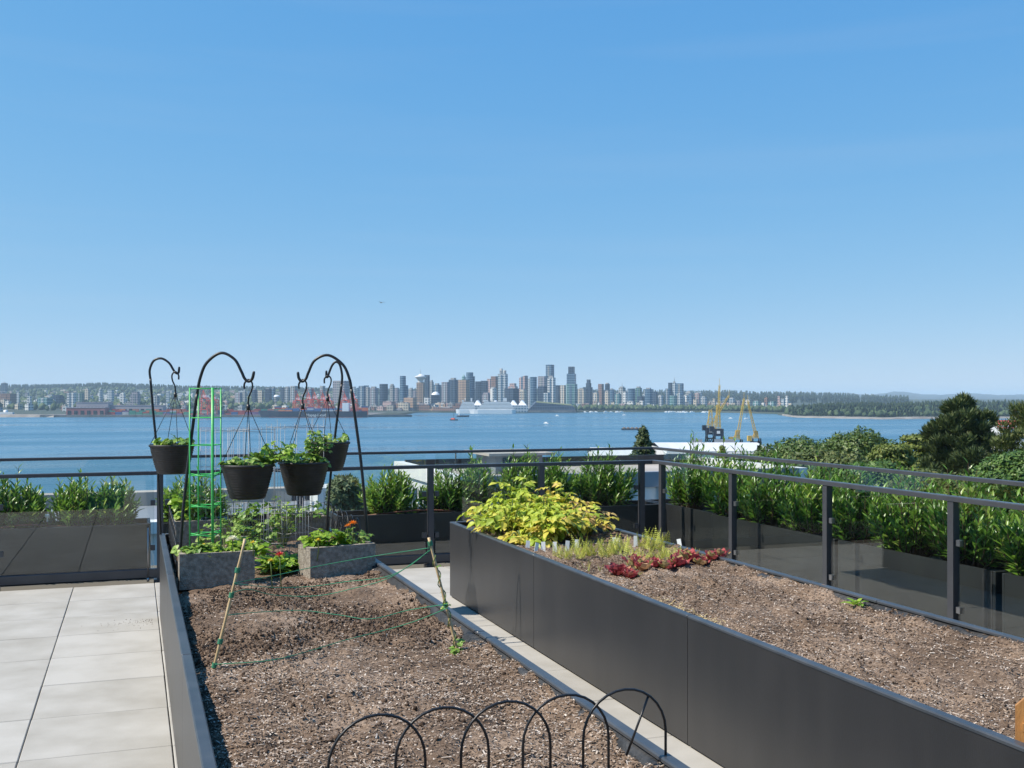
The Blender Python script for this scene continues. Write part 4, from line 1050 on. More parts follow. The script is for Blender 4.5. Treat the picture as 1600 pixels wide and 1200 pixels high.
wood(3600, g_pen, cone_v(), M['conifer'], 'dark conifer forest covering the peninsula on the right', 1)
wood(1500, lambda r: (lambda q: (q[0], q[1], q[2], q[3] * .7, q[3] * .75))(g_pen(r)), blob_v(), M['broad'], 'lighter leafy trees mixed into the peninsula forest', 2)
def g_ridge(r):
    px = r.uniform(-250, 1420); t = r.uniform(5200, 6250) if px < 1000 else r.uniform(4000, 6250); h = r.uniform(16, 34); return px, t, ground_z(px, t) - 3, h, h * r.uniform(.5, .8)
wood(5600, g_ridge, cone_v(5), M['conifer'], 'wooded ridge on the skyline behind the city', 3)
def g_slope(r):
    px = r.uniform(-150, 560); t = r.uniform(2450, 5200); h = r.uniform(10, 20); return px, t, ground_z(px, t) - 1, h, h * r.uniform(.8, 1.3)
wood(1500, g_slope, blob_v(), M['broad'], 'street trees between the houses on the left hillside', 4)
def g_prom(r):
    px = r.uniform(895, 1240); t = lerp_tab(shore_t, px) + r.uniform(25, 120); h = r.uniform(8, 16); return px, t, -32, h, h * r.uniform(.8, 1.2)
wood(420, g_prom, blob_v(), M['broad'], 'trees of the waterfront park below the right hand towers', 5)
# ---------------------------------------------------------------- city across the water
F = {}
F['blue'] = facade('facade_blue_glass', (0.15, 0.22, 0.30), (0.02, 0.07, 0.13), 6.6, 6.0, .7, .85, .2)
F['dark'] = facade('facade_dark_glass', (0.06, 0.085, 0.125), (0.012, 0.03, 0.06), 6.6, 6.0, .7, .8, .2)
F['teal'] = facade('facade_teal_glass', (0.22, 0.33, 0.34), (0.04, 0.14, 0.15), 6.6, 7.2, .65, .8, .2)
F['pale'] = facade('facade_pale_glass', (0.45, 0.48, 0.50), (0.10, 0.17, 0.22), 6.6, 6.8, .55, .75, .2)
F['white'] = facade('facade_white', (0.62, 0.62, 0.60), (0.10, 0.14, 0.17), 6.6, 8.0, .5, .65, .25)
F['cream'] = facade('facade_cream', (0.52, 0.46, 0.37), (0.08, 0.09, 0.10), 6.6, 6.4, .5, .6, .3)
F['tan'] = facade('facade_tan', (0.40, 0.28, 0.20), (0.06, 0.065, 0.075), 6.6, 5.6, .5, .55, .3)
F['brown'] = facade('facade_brown', (0.24, 0.15, 0.12), (0.05, 0.05, 0.06), 6.6, 5.6, .5, .6, .3)
F['lav'] = facade('facade_grey_violet', (0.30, 0.28, 0.31), (0.06, 0.075, 0.10), 6.6, 6.0, .55, .6, .3)
F['grey'] = facade('facade_grey', (0.30, 0.31, 0.31), (0.06, 0.08, 0.10), 6.6, 6.0, .55, .65, .3)
F['pink'] = facade('facade_pink', (0.46, 0.33, 0.31), (0.08, 0.09, 0.11), 6.6, 6.0, .5, .55, .3)
F['green'] = facade('facade_green_glass', (0.14, 0.22, 0.18), (0.03, 0.11, 0.10), 6.6, 6.8, .65, .8, .2)
M['roof_unit'] = mat('roof_plant', (0.25, 0.26, 0.27), .8)
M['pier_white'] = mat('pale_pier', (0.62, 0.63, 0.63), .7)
GZ = -33.0
trand = random.Random(77)
def tower(px0, px1, ytop, t, fk, label, crown='pent', rot=None, name='office_tower', cat='tower', ratio=.8, base=GZ, side=None, sub=None, group=None):
    a = R(rot if rot is not None else trand.uniform(24, 40))
    Wd = (px1 - px0) * t / FPX; w = Wd / (math.cos(a) + ratio * math.sin(a)); d = w * ratio
    pc = P((px0 + px1) / 2, HOR, t); zt = P(0, ytop, t).z; H = zt - base
    ph = {'pent': .06, 'flat': 0, 'step': .14, 'dome': .0, 'cyl': 0, 'mast': .05, 'slant': 0, 'twin': .12, 'round': 0}[crown] * H
    if crown == 'pent': ph = min(ph, 5.5)
    hb = H - ph; mb = MB()
    if crown in ('round', 'cyl'):
        n = 14; poly = [(w * .55 * math.cos(6.283 * k / n), d * .6 * math.sin(6.283 * k / n)) for k in range(n)]; mb.prism(poly, 0, hb)
    elif crown == 'slant':
        mb.add([(-w / 2, -d / 2, 0), (w / 2, -d / 2, 0), (w / 2, d / 2, 0), (-w / 2, d / 2, 0), (-w / 2, -d / 2, hb * .93), (w / 2, -d / 2, hb), (w / 2, d / 2, hb), (-w / 2, d / 2, hb * .93)],
               [(0, 3, 2, 1), (4, 5, 6, 7), (0, 1, 5, 4), (1, 2, 6, 5), (2, 3, 7, 6), (3, 0, 4, 7)])
    else:
        e = min(w, d) * trand.choice((0, .12, .2))
        if e: mb.prism([(-w / 2 + e, -d / 2), (w / 2 - e, -d / 2), (w / 2, -d / 2 + e), (w / 2, d / 2 - e), (w / 2 - e, d / 2), (-w / 2 + e, d / 2), (-w / 2, d / 2 - e), (-w / 2, -d / 2 + e)], 0, hb)
        else: mb.box(-w / 2, w / 2, -d / 2, d / 2, 0, hb)
    o = mb.build(name, F[fk]); o.location = (pc.x, pc.y, base); o.rotation_euler = (0, 0, -TH - math.atan((px0 + px1 - 1600) / 2 / FPX) - a)
    tag(o, label, cat, group)
    if crown in ('pent', 'mast'): MB().box(-w * .3, w * .28, -d * .3, d * .3, hb, H).build('penthouse', M['roof_unit'], o)
    if crown == 'mast': MB().tube([(0, 0, H), (0, 0, H + .16 * H)], [.9, .3], 5).build('mast', M['roof_unit'], o)
    if crown == 'step': MB().box(-w * .36, w * .36, -d * .36, d * .36, hb, H - 2).build('upper_storeys', F[sub or fk], o)
    if crown == 'twin':
        for x in (-.22, .24): MB().lathe([(w * .2, hb), (w * .2, H + (2 if x < 0 else -3)), (0, H + (2.5 if x < 0 else -2.5))], 12, (w * x, 0, 0)).build('roof_cylinder', F['grey'], o)
    if crown == 'cyl': MB().lathe([(w * .4, hb), (w * .4, hb + 3), (0, hb + 4)], 12).build('penthouse', M['roof_unit'], o)
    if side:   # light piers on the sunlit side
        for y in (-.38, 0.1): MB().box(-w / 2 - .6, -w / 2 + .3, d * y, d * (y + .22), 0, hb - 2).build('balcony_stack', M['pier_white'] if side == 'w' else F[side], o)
    if crown not in ('round', 'cyl') and (px1 - px0) > 9:
        MB().box(-w * .12, w * .12, -d / 2 - .7, -d / 2 + .2, 0, hb * .97).build('bay_stack', F[trand.choice(('pale', 'blue', 'grey'))] if fk not in ('tan', 'brown', 'dark') else F[fk], o)
    return o
D = 3000
T = [
 # left waterfront and hillside
 (0, 27, 615, 2900, 'brown', 'wide brown slab block at the far left shore', 'flat'), (26, 30.5, 612, 2850, 'white', 'slim white tower against the wide brown slab', 'flat'), (2, 12, 598, 4600, 'dark', 'dark tower alone on the hilltop at the far left', 'mast'),
 (42, 50, 619, 2700, 'white', 'small white block right of the wide brown slab', 'flat'), (60, 82, 621, 2600, 'teal', 'broad teal glass block with a white end wall on the left shore', 'flat'), (81, 101, 616, 2900, 'dark', 'dark slab block behind the teal glass block', 'step'),
 (105, 119, 613, 2800, 'white', 'white stepped block above the red container yard', 'slant'), (118, 132, 614, 2950, 'green', 'green glass block joined to the white stepped block', 'flat'), (132.5, 140.5, 606, 3100, 'cream', 'slim cream tower on the left, tallest above the container yard', 'pent'),
 (154, 161, 609, 3100, 'pale', 'slim pale tower with rounded top, second right of the cream tower', 'cyl'), (168, 178, 609, 3050, 'pale', 'pale tower with curved top, third right of the cream tower', 'slant'), (187, 196, 612, 2800, 'white', 'white tower with a chimney above the containers', 'step'),
 (204, 220, 611, 2750, 'lav', 'bulky grey violet block with white roof units just left of the back hook pole', 'step'), (238, 249, 618, 2700, 'grey', 'plain grey block right of the back left hook pole', 'flat'), (259.5, 265, 611, 3000, 'pale', 'slim pale blue tower behind the back left basket hanger', 'flat'), (255, 266, 630, 2450, 'white', 'windowless white block behind the back left basket strands', 'flat'),
 (367, 379, 613, 2900, 'lav', 'grey violet slab just left of the front left basket hanger', 'flat'), (379, 386, 609, 3050, 'grey', 'grey tower right behind the front left hanger', 'pent'), (393, 403, 607, 3000, 'dark', 'dark blue tower right of the front left hanger', 'pent'), (403, 412, 610, 2950, 'cream', 'cream grey tower between two dark slabs right of the front left hanger', 'flat'),
 (413, 425, 606, 2950, 'dark', 'dark slab with a white edge left of the white stadium roof', 'pent'), (424, 430, 605, 3100, 'blue', 'narrow blue tower touching the dark slab with the white edge', 'pent'), (438, 447, 606, 3150, 'dark', 'dark tower behind the white stadium roof', 'flat'), (444, 455, 604, 3000, 'grey', 'grey slab right of the white stadium roof', 'pent'),
 (453, 466, 603, 2900, 'grey', 'wide grey slab tower left of the front right hanger', 'flat'), (480, 490, 606, 2950, 'blue', 'blue tower between the front right hanger and the back right hanger', 'pent'), (499, 509, 603, 3000, 'grey', 'grey green tower behind the back right hanger hook', 'flat'), (520, 546, 595, 2800, 'lav', 'massive two tone tower behind the right hook poles', 'flat', 30),
 # downtown
 (557, 561, 606, 3300, 'blue', 'thin blue tower left of the dark blue pair beside the right hook pole', 'flat'), (560, 572, 603, 3000, 'blue', 'dark blue block just right of the right hook pole', 'flat'), (571, 578, 605, 3200, 'grey', 'grey tower squeezed between the dark blue block and the lilac slab', 'flat'), (577, 591.5, 604, 2900, 'lav', 'lilac grey slab with a dark roof band near the right hook pole', 'pent'),
 (592, 607, 600, 3000, 'dark', 'dark blue tower with a pale left edge beside the lilac slab', 'round', 20), (608.5, 617, 600, 3100, 'grey', 'grey green tower with a square top left of the tall blue twin step tower', 'pent'), (616, 624, 606, 3250, 'lav', 'low grey violet tower left of the tall blue twin step tower', 'flat'), (624, 635, 587.5, 3000, 'blue', 'tall slim blue tower left of the revolving restaurant tower', 'flat'), (633, 638, 602, 3000, 'blue', 'lower blue step attached right of the tall slim blue tower', 'flat'), (638, 647, 606, 3200, 'grey', 'grey block between the tall slim blue tower and the revolving restaurant tower', 'pent'), (645, 651, 610, 3100, 'lav', 'small violet block touching the restaurant tower', 'flat'),
 (663, 671.5, 586, 3100, 'dark', 'dark slim slab directly behind the revolving restaurant tower', 'flat'), (671, 678, 594, 3200, 'grey', 'grey tower right of the dark slim slab', 'pent'), (677, 689, 599, 3050, 'blue', 'blue block above the white domed pavilion', 'pent'), (689.5, 703, 597, 2950, 'lav', 'grey blue tower with vertical ribs right of the domed pavilion', 'flat'), (701, 716, 590.5, 3200, 'dark', 'broad dark tower behind the ribbed grey blue one', 'pent'),
 (728, 740, 582, 3150, 'blue', 'tall blue glass tower just right of the tan brick tower', 'round', 15), (739, 742, 588, 3150, 'blue', 'thin blue fin beside the tall blue glass tower', 'flat'), (742, 753, 596, 3000, 'dark', 'left half of the wide navy office block', 'flat'), (751, 763, 595, 3050, 'dark', 'right half of the wide navy office block', 'flat'), (761, 769, 592, 3150, 'pink', 'pinkish slim tower right of the wide navy block', 'flat'), (767, 779, 588, 3100, 'brown', 'brown square tower left of the pale twin cylinder tower', 'flat'),
 (778, 793.5, 577, 3000, 'pale', 'pale glass tower topped by twin cylinders', 'twin', 22), (753, 767, 612, 2800, 'lav', 'grey concrete block behind the cruise ships', 'step'), (766, 776, 607, 2750, 'white', 'white round tower behind the cruise ships', 'cyl', 10), (794, 809, 598, 3200, 'pink', 'pink block with a dark centre right of the twin cylinder tower', 'step'), (788, 811, 607, 2850, 'dark', 'wide navy block behind the white sail roofs', 'flat'),
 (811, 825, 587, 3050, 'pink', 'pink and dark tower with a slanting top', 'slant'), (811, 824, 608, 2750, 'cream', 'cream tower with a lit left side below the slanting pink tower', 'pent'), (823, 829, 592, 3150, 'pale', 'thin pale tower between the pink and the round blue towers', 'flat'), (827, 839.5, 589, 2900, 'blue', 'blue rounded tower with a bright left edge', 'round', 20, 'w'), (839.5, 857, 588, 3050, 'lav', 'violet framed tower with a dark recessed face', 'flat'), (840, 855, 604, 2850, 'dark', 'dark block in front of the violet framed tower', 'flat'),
 (852, 866.5, 570, 3300, 'blue', 'tallest blue glass tower of the skyline with a flat top', 'flat', 30), (855, 868.5, 587, 2900, 'white', 'white framed apartment tower in front of the tallest blue one', 'pent', 22), (849, 860, 614, 2750, 'pale', 'low pale glass block at the foot of the white framed tower', 'flat'), (867, 876, 602, 3150, 'dark', 'dark low tower right of the white framed tower', 'flat'), (875, 885, 602, 3050, 'cream', 'cream slim tower left of the green stepped skyscraper', 'flat'),
 (903, 915, 606, 2900, 'cream', 'cream tower right of the green stepped skyscraper', 'pent', 20), (911, 926, 605, 2950, 'dark', 'navy tower joined to the cream one right of the stepped skyscraper', 'flat'), (915.5, 924, 592, 3150, 'dark', 'dark tower with a tapered top behind the navy one', 'step'),
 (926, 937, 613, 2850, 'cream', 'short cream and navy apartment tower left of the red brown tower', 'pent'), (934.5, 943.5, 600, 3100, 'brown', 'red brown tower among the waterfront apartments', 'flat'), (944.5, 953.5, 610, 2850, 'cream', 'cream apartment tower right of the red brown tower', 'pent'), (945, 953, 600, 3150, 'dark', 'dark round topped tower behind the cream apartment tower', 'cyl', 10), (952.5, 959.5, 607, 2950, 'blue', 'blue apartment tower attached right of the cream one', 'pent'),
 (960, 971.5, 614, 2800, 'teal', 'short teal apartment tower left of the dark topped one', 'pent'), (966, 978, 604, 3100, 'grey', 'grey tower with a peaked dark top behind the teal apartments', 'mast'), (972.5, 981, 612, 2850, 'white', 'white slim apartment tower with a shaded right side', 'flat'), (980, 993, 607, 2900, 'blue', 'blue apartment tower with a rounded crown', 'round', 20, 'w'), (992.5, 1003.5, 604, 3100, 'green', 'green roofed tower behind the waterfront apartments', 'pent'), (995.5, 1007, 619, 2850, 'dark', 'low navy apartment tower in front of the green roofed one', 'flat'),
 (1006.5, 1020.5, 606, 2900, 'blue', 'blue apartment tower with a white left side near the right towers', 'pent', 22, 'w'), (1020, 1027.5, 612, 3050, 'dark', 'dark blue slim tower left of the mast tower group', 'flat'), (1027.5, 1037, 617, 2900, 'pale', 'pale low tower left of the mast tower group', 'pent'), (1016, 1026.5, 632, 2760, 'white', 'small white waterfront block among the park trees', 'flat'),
 (1039, 1049, 607, 3000, 'blue', 'stepped blue glass tower at the left of the mast tower', 'flat'), (1043.5, 1052, 598, 3100, 'dark', 'dark tower behind the mast tower', 'flat'), (1050.5, 1056.5, 596, 3000, 'pale', 'slender pale tower carrying a tall thin mast', 'mast'), (1056, 1068.5, 599, 3050, 'blue', 'broad blue glass slab right of the mast tower', 'flat', 20), (1046, 1058.5, 618, 2800, 'teal', 'rounded teal tower in front of the mast tower', 'round', 10), (1056, 1066, 614, 2850, 'pale', 'pale tower with a curved white edge below the broad blue slab', 'slant'),
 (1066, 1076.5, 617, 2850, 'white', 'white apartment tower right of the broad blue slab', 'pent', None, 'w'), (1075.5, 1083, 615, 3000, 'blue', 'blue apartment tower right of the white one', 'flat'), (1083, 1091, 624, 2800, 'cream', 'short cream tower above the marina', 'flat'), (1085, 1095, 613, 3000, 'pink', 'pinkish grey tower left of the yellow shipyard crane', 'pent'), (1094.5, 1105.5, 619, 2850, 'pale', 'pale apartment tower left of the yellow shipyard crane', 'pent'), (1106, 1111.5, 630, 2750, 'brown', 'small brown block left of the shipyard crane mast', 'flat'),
 (1113, 1119, 623, 2800, 'cream', 'cream tower just left of the crane mast', 'flat'), (1123, 1128.5, 619, 2850, 'blue', 'blue tower just right of the crane mast', 'flat'), (1128, 1137, 620, 2950, 'blue', 'second blue tower right of the crane mast', 'flat'), (1139, 1149, 621, 2800, 'pale', 'pale tower right of the two blue ones near the crane', 'pent'), (1148, 1160, 626, 2800, 'lav', 'violet grey block behind the raised crane boom', 'flat'),
 (1164, 1175.5, 624, 2750, 'cream', 'cream tower between the two tall yellow booms', 'mast'), (1176, 1190, 626, 2800, 'teal', 'teal block right of the rightmost yellow boom', 'pent'), (1194, 1201, 619, 2800, 'brown', 'brown tower near the right end of the city', 'step'), (1200.5, 1213, 627, 2700, 'teal', 'teal sloping block near the right end of the city', 'slant'), (1214.5, 1220, 619, 2850, 'pink', 'slim pink tower near the wooded peninsula', 'flat'), (1220.5, 1227, 623, 2700, 'pale', 'pale block near the wooded peninsula', 'flat'), (1226.5, 1232.5, 618, 2800, 'white', 'white tower, last tall one before the wooded peninsula', 'pent'), (1232, 1239, 630, 2600, 'cream', 'small cream block at the edge of the wooded peninsula', 'flat'),
 (1190, 1195, 629, 2750, 'white', 'small white tower left of the brown one at the right end', 'flat'),
]
for q in T:
    px0, px1, yt, t, fk, lb = q[:6]; crown = q[6] if len(q) > 6 else 'pent'; rot = q[7] if len(q) > 7 else None; sd = q[8] if len(q) > 8 else None
    nm = 'apartment_tower' if 'apartment' in lb else ('apartment_block' if ('block' in lb or 'slab' in lb) and 'tower' not in lb else 'office_tower')
    tower(px0, px1, yt, t, fk, lb, crown, rot, nm, 'building' if nm == 'apartment_block' else 'tower', side=sd, base=min(GZ, GZ) if t < 4000 else ground_z((px0 + px1) / 2, t) - 3, group='towers of the city skyline')
zr = random.Random(31)
for k in range(34):
    px = 556 + k * 16.2 + zr.uniform(-4, 4); w_ = zr.uniform(7, 12)
    zn = 'left of the restaurant tower' if px < 650 else 'between the restaurant and tan brick towers' if px < 725 else 'behind the cruise ships' if px < 810 else 'around the tallest blue tower' if px < 905 else 'behind the waterfront park' if px < 1040 else 'right of the mast tower'
    yt_ = zr.uniform(600, 610) if px < 930 else zr.uniform(609, 617)
    tower(px - w_ / 2, px + w_ / 2, yt_, 3550 + zr.uniform(0, 200), zr.choice(('blue', 'pale', 'grey', 'dark', 'blue')), 'hazy tower in the back row, ' + zn, zr.choice(('flat', 'pent', 'step')), group='hazy back row towers')
# revolving restaurant tower
o = tower(650.5, 664, 597.5, 2850, 'tan', 'tan office tower crowned by a white revolving restaurant saucer', 'flat', 12, group='towers of the city skyline')
W = 13.5 * 2850 / FPX; H = P(0, 597.5, 2850).z - GZ
MB().lathe([(W * .34, H), (W * .34, H + 7), (W * .5, H + 10), (W * .66, H + 14), (W * .68, H + 16), (W * .3, H + 19), (W * .12, H + 23), (0, H + 23)], 20).build('saucer', M['pier_white'], o)
MB().tube([(0, 0, H + 23), (0, 0, H + 36)], [.7, .25], 5).build('mast', M['roof_unit'], o)
# tan brick tower with lantern
o = tower(715, 734.5, 593.5, 2800, 'tan', 'tall tan brick tower with a lantern roof behind the cruise ships', 'flat', 26, group='towers of the city skyline')
W = 13 * 2800 / FPX; H = P(0, 593.5, 2800).z - GZ
MB().lathe([(W * .26, H), (W * .26, H + 6), (W * .14, H + 10), (0, H + 15)], 8).build('lantern', F['teal'], o)
# green stepped skyscraper
o = tower(884, 902.5, 600, 2950, 'teal', 'green glass skyscraper rising in three steps', 'flat', 15, group='towers of the city skyline')
W = 15 * 2950 / FPX; H = P(0, 600, 2950).z - GZ; h1 = P(0, 584, 2950).z - GZ; h2 = P(0, 573, 2950).z - GZ
MB().box(-W * .44, W * .38, -W * .36, W * .36, H, h1).build('middle_step', F['blue'], o)
MB().box(-W * .30, W * .26, -W * .28, W * .28, h1, h2).build('top_step', F['dark'], o)
# white stadium roof and white domed pavilion
M['cloth_white'] = mat('white_roof', (0.72, 0.73, 0.74), .6)
def at_ground(px, t): p = P(px, HOR, t); return Vector((p.x, p.y, 0))
p = at_ground(432.5, 2950); zt = P(0, 617, 2950).z; zb = P(0, 622.5, 2950).z
o = MB().lathe([(9, zb + 3), (9.6, zb + 4), (7, zt - 1), (0, zt)], 20).build('stadium_roof', M['cloth_white']); o.location = p
tag(o, 'white dome roof among the towers left of the front right basket hanger', 'stadium')
MB().lathe([(8, GZ), (8, zb + 3.2)], 16).build('wall', F['grey'], o)
p = at_ground(680.5, 2750); o = MB().box(-11, 11, -8, 8, GZ, P(0, 617, 2750).z).build('domed_pavilion', F['dark']); o.location = p; o.rotation_euler = (0, 0, -TH)
tag(o, 'dark glass pavilion with a shallow white dome right of the restaurant tower', 'building')
zt = P(0, 612, 2750).z; zb = P(0, 617, 2750).z
MB().lathe([(10.8, zb), (9, zb + 4), (5, zt - 1.5), (0, zt)], 18).build('dome', M['cloth_white'], o)

# low buildings
LOWK = ['white', 'cream', 'grey', 'tan', 'pink', 'lav', 'brown', 'pale']
def low(px, t, wpx, h, fk, label, group, name='low_building', base=None):
    w = wpx * t / FPX; p = at_ground(px, t); z = ground_z(px, t) - 1 if base is None else base
    d = w * trand.uniform(.6, 1.1)
    o = MB().box(-w / 2, w / 2, -d / 2, d / 2, 0, h).build(name, F[fk]); o.location = (p.x, p.y, z); o.rotation_euler = (0, 0, -TH - trand.uniform(.1, .6))
    tag(o, label, 'building', group)
    if wpx > 7: MB().box(-w * .2, w * .15, -d * .2, d * .2, h, h + 2.5).build('roof_unit', M['roof_unit'], o)
    return o
lr = random.Random(9)
def zone(px):
    for lim, w in ((60, 'near the left edge'), (100, 'left of the red shed'), (165, 'above the red shed'), (235, 'left of the back left hook pole'), (300, 'between the left hook poles'), (345, 'framed by the green wire tower'), (410, 'right of the green wire tower'), (470, 'between the front basket hangers'), (520, 'left of the right hook poles')):
        if px < lim: return w
    return 'at the right hook poles'
adj = {'white': 'white', 'cream': 'cream', 'grey': 'grey', 'tan': 'tan', 'pink': 'pinkish', 'lav': 'violet grey', 'brown': 'brown', 'pale': 'pale glass'}
for k in range(285):
    px = lr.uniform(-30, 565); t = lr.uniform(2380, 4600); fk = lr.choices(LOWK, (8, 5, 4, 2, 2, 3, 1, 5))[0]
    low(px, t, lr.uniform(3.5, 10), lr.uniform(8, 22) * (1.0 if t > 2700 else .8), fk, f'small {adj[fk]} low-rise {zone(px)} across the water, ' + ('low shore' if t < 2800 else 'mid slope' if t < 3600 else 'high slope'), f'{adj[fk]} low-rises on the left hillside', name='hillside_building')
for k in range(75):
    px = lr.uniform(575, 735); t = lr.uniform(2600, 2760); fk = lr.choices(LOWK, (3, 4, 4, 5, 4, 4, 4, 2))[0]
    low(px, t, lr.uniform(4, 12), lr.uniform(6, 22), fk, f'small {adj[fk]} low-rise downtown, ' + ('left of the tall slim blue tower' if px < 624 else 'between the slim blue and restaurant towers' if px < 650 else 'below the restaurant tower' if px < 690 else 'just left of the cruise ships'), f'{adj[fk]} low-rises left of the cruise ships', base=-33)
for k in range(50):
    px = lr.uniform(900, 1240); t = lr.uniform(2760, 2850); fk = lr.choices(LOWK, (5, 4, 4, 2, 2, 2, 2, 5))[0]
    low(px, t, lr.uniform(4, 9), lr.uniform(10, 26), fk, f'small {adj[fk]} building behind the park trees ' + ('left of the red brown tower' if px < 935 else 'between the red brown and mast towers' if px < 1045 else 'below the mast tower' if px < 1110 else 'behind the yellow cranes' if px < 1190 else 'at the right end of the city'), f'{adj[fk]} buildings behind the waterfront park', base=-33, name='waterfront_building')
low(608, 2640, 16, 24, 'pink', 'wide pinkish warehouse row below the tall slim blue tower', None, base=-33); low(641, 2640, 17, 34, 'tan', 'large tan waterfront building left of the restaurant tower', None, base=-33)
low(628, 2620, 9, 22, 'cream', 'cream corner building with a bright left wall below the tall slim blue tower', None, base=-33); low(667, 2650, 7, 34, 'white', 'narrow white slab at the foot of the restaurant tower', None, base=-33); low(668, 2610, 9, 16, 'brown', 'red brown brick station building at the foot of the restaurant tower', None, base=-33)
for px, t, w, h, fk, lb in [(700, 2600, 40, 9, 'brown', 'long brown waterfront terminal left of the cruise ships'), (735, 2600, 26, 12, 'grey', 'grey terminal shed right behind the left cruise ship'), (590, 2200, 0, 0, '', '')]:
    if w: low(px, t, w, h, fk, lb, None, base=-33)

# ---------------------------------------------------------------- container terminal
M['quay'] = mat('quay_concrete', (0.10, 0.10, 0.10), .9, 0, (0.2, 0.19, 0.18), .08, 4)
a = at_ground(62, 1972); b = at_ground(575, 1972); u = (b - a).normalized(); n_ = Vector((-u.y, u.x, 0))
def quay_pt(s, d, z): q = a + u * s + n_ * d; return Vector((q.x, q.y, z))
LQ = (b - a).length
mb = MB(); mb.add([quay_pt(0, 0, SEA - 1), quay_pt(LQ, 0, SEA - 1), quay_pt(LQ, 300, SEA - 1), quay_pt(0, 300, SEA - 1), quay_pt(0, 0, -31.2), quay_pt(LQ, 0, -31.2), quay_pt(LQ, 300, -31.2), quay_pt(0, 300, -31.2)], [(4, 5, 6, 7), (0, 1, 5, 4), (1, 2, 6, 5), (3, 0, 4, 7)])
tag(mb.build('quay', M['quay']), kind='structure')
qa = math.atan2(u.y, u.x)
pA = at_ground(572, 2000); pB = at_ground(641, 2030); mb = MB(); mb.bar((pA.x, pA.y, -33.6), (pB.x, pB.y, -33.6), 26, 4); tag(mb.build('pier', M['quay']), kind='structure')
CC = {'red': (0.30, 0.055, 0.045), 'rust': (0.33, 0.13, 0.09), 'green': (0.05, 0.20, 0.14), 'blue': (0.045, 0.10, 0.22), 'grey': (0.33, 0.34, 0.35), 'purple': (0.14, 0.08, 0.17), 'white': (0.6, 0.6, 0.6), 'orange': (0.5, 0.16, 0.07)}
CME = {}
for k, c in CC.items():
    c = tuple(min(.8, x * 1.45) for x in c); mm = mat('container_' + k, c, .6, 0, tuple(x * .75 for x in c), .4, 3); mb = MB().box(-6.1, 6.1, -1.22, 1.22, 0, 2.6)
    for i in range(12): mb.box(-5.9 + i, -5.5 + i, -1.29, -1.222, .12, 2.45)
    CME[k] = mb.mesh('container', mm)
cr2 = random.Random(21); ncon = 0
def container(s, d, z, k, label, group):
    o = inst('shipping_container', CME[k]); q = quay_pt(s, d, z); o.location = q; o.rotation_euler = (0, 0, qa); tag(o, label, 'container', group)
for row, (d, lv, pk) in enumerate(((26, 3, ('green', 'red', 'blue', 'purple', 'green', 'grey')), (44, 4, ('red', 'rust', 'red', 'orange', 'green')))):
    for i in range(34):
        s = 125 + i * 12.9
        if s > LQ - 10: continue
        kk = cr2.choice(pk); hgt = max(1, lv - (cr2.random() < .35) - (cr2.random() < .1)); 
        if 285 < s < 330: hgt = 1
        for z in range(hgt):
            if cr2.random() < .5: kk = cr2.choice(pk)
            container(s, d, -31.2 + z * 2.62, kk, f'{kk} container on the quay {zone(62 + s * 513 / LQ)}, ' + ('front' if row == 0 else 'back') + ' row, ' + ('ground', 'second', 'third', 'top')[z] + ' layer', f'{kk} containers stacked on the terminal quay'); ncon += 1
for i in range(17):
    s = (at_ground(412, 1972) - a).dot(u) + i * 12.9
    if s > LQ - 8: break
    for z in range(cr2.choice((4, 5, 5, 6))):
        kk = cr2.choice(('red', 'rust', 'orange', 'rust', 'white', 'blue'))
        container(s, 62, -31.2 + 2.62 * z, kk, f'{kk} container behind the navy ship {zone(412 + i * 10.8)}, ' + ('ground', 'second', 'third', 'fourth', 'fifth', 'top')[z] + ' layer', f'{kk} containers behind the navy ship')
# long reddish shed and pale shed
M['shed_red'] = mat('shed_red', (0.28, 0.09, 0.085), .7, 0, (0.35, 0.15, 0.14), .05, 3); M['shed_pale'] = mat('shed_pale', (0.36, 0.33, 0.35), .7, 0, (0.27, 0.26, 0.29), .03, 3)
def shed(px0, px1, d, h, m, label, doors):
    s0 = (at_ground(px0, 1972) - a).dot(u); s1 = (at_ground(px1, 1972) - a).dot(u); c = quay_pt((s0 + s1) / 2, d, -31.2); L = (s1 - s0) / 2
    root = empty('terminal_shed', c, qa, label, 'building')
    MB().box(-L, L, 0, 22, 0, h).build('wall', m, root)
    MB().box(-L - .5, L + .5, -.6, 22.6, h, h + .9).build('roof', M['shed_pale'], root)
    for i in range(doors):
        x = -L + (i + .5) * 2 * L / doors; MB().box(x - L / doors * .55, x + L / doors * .55, -.5, -.02, 0, h * .62).build('door', M['glass_dark'], root)
shed(97, 158, 18, 13, M['shed_red'], 'red brick coloured terminal shed with large dark doors at the left', 6)
shed(150, 235, 70, 17, M['shed_pale'], 'long pale grey terminal shed behind the containers', 9)
shed(98, 150, 60, 23, M['shed_pale'], 'pale ribbed upper shed behind the red one', 9)
p = at_ground(9, 2060); tag(MB().lathe([(4, 0), (4, 8), (0, 9)], 12).build('storage_tank', M['cloth_white']), 'white storage tank on the far left shore', 'tank').location = (p.x, p.y, -31.5)
o = MB().box(-16, 16, -4, 4, 0, 4.2).build('long_tank_shed', M['cloth_white']); o.location = (p.x, p.y - 10, -31.3); o.rotation_euler = (0, 0, -TH); tag(o, 'long white rounded shed at the water edge on the far left', 'building')

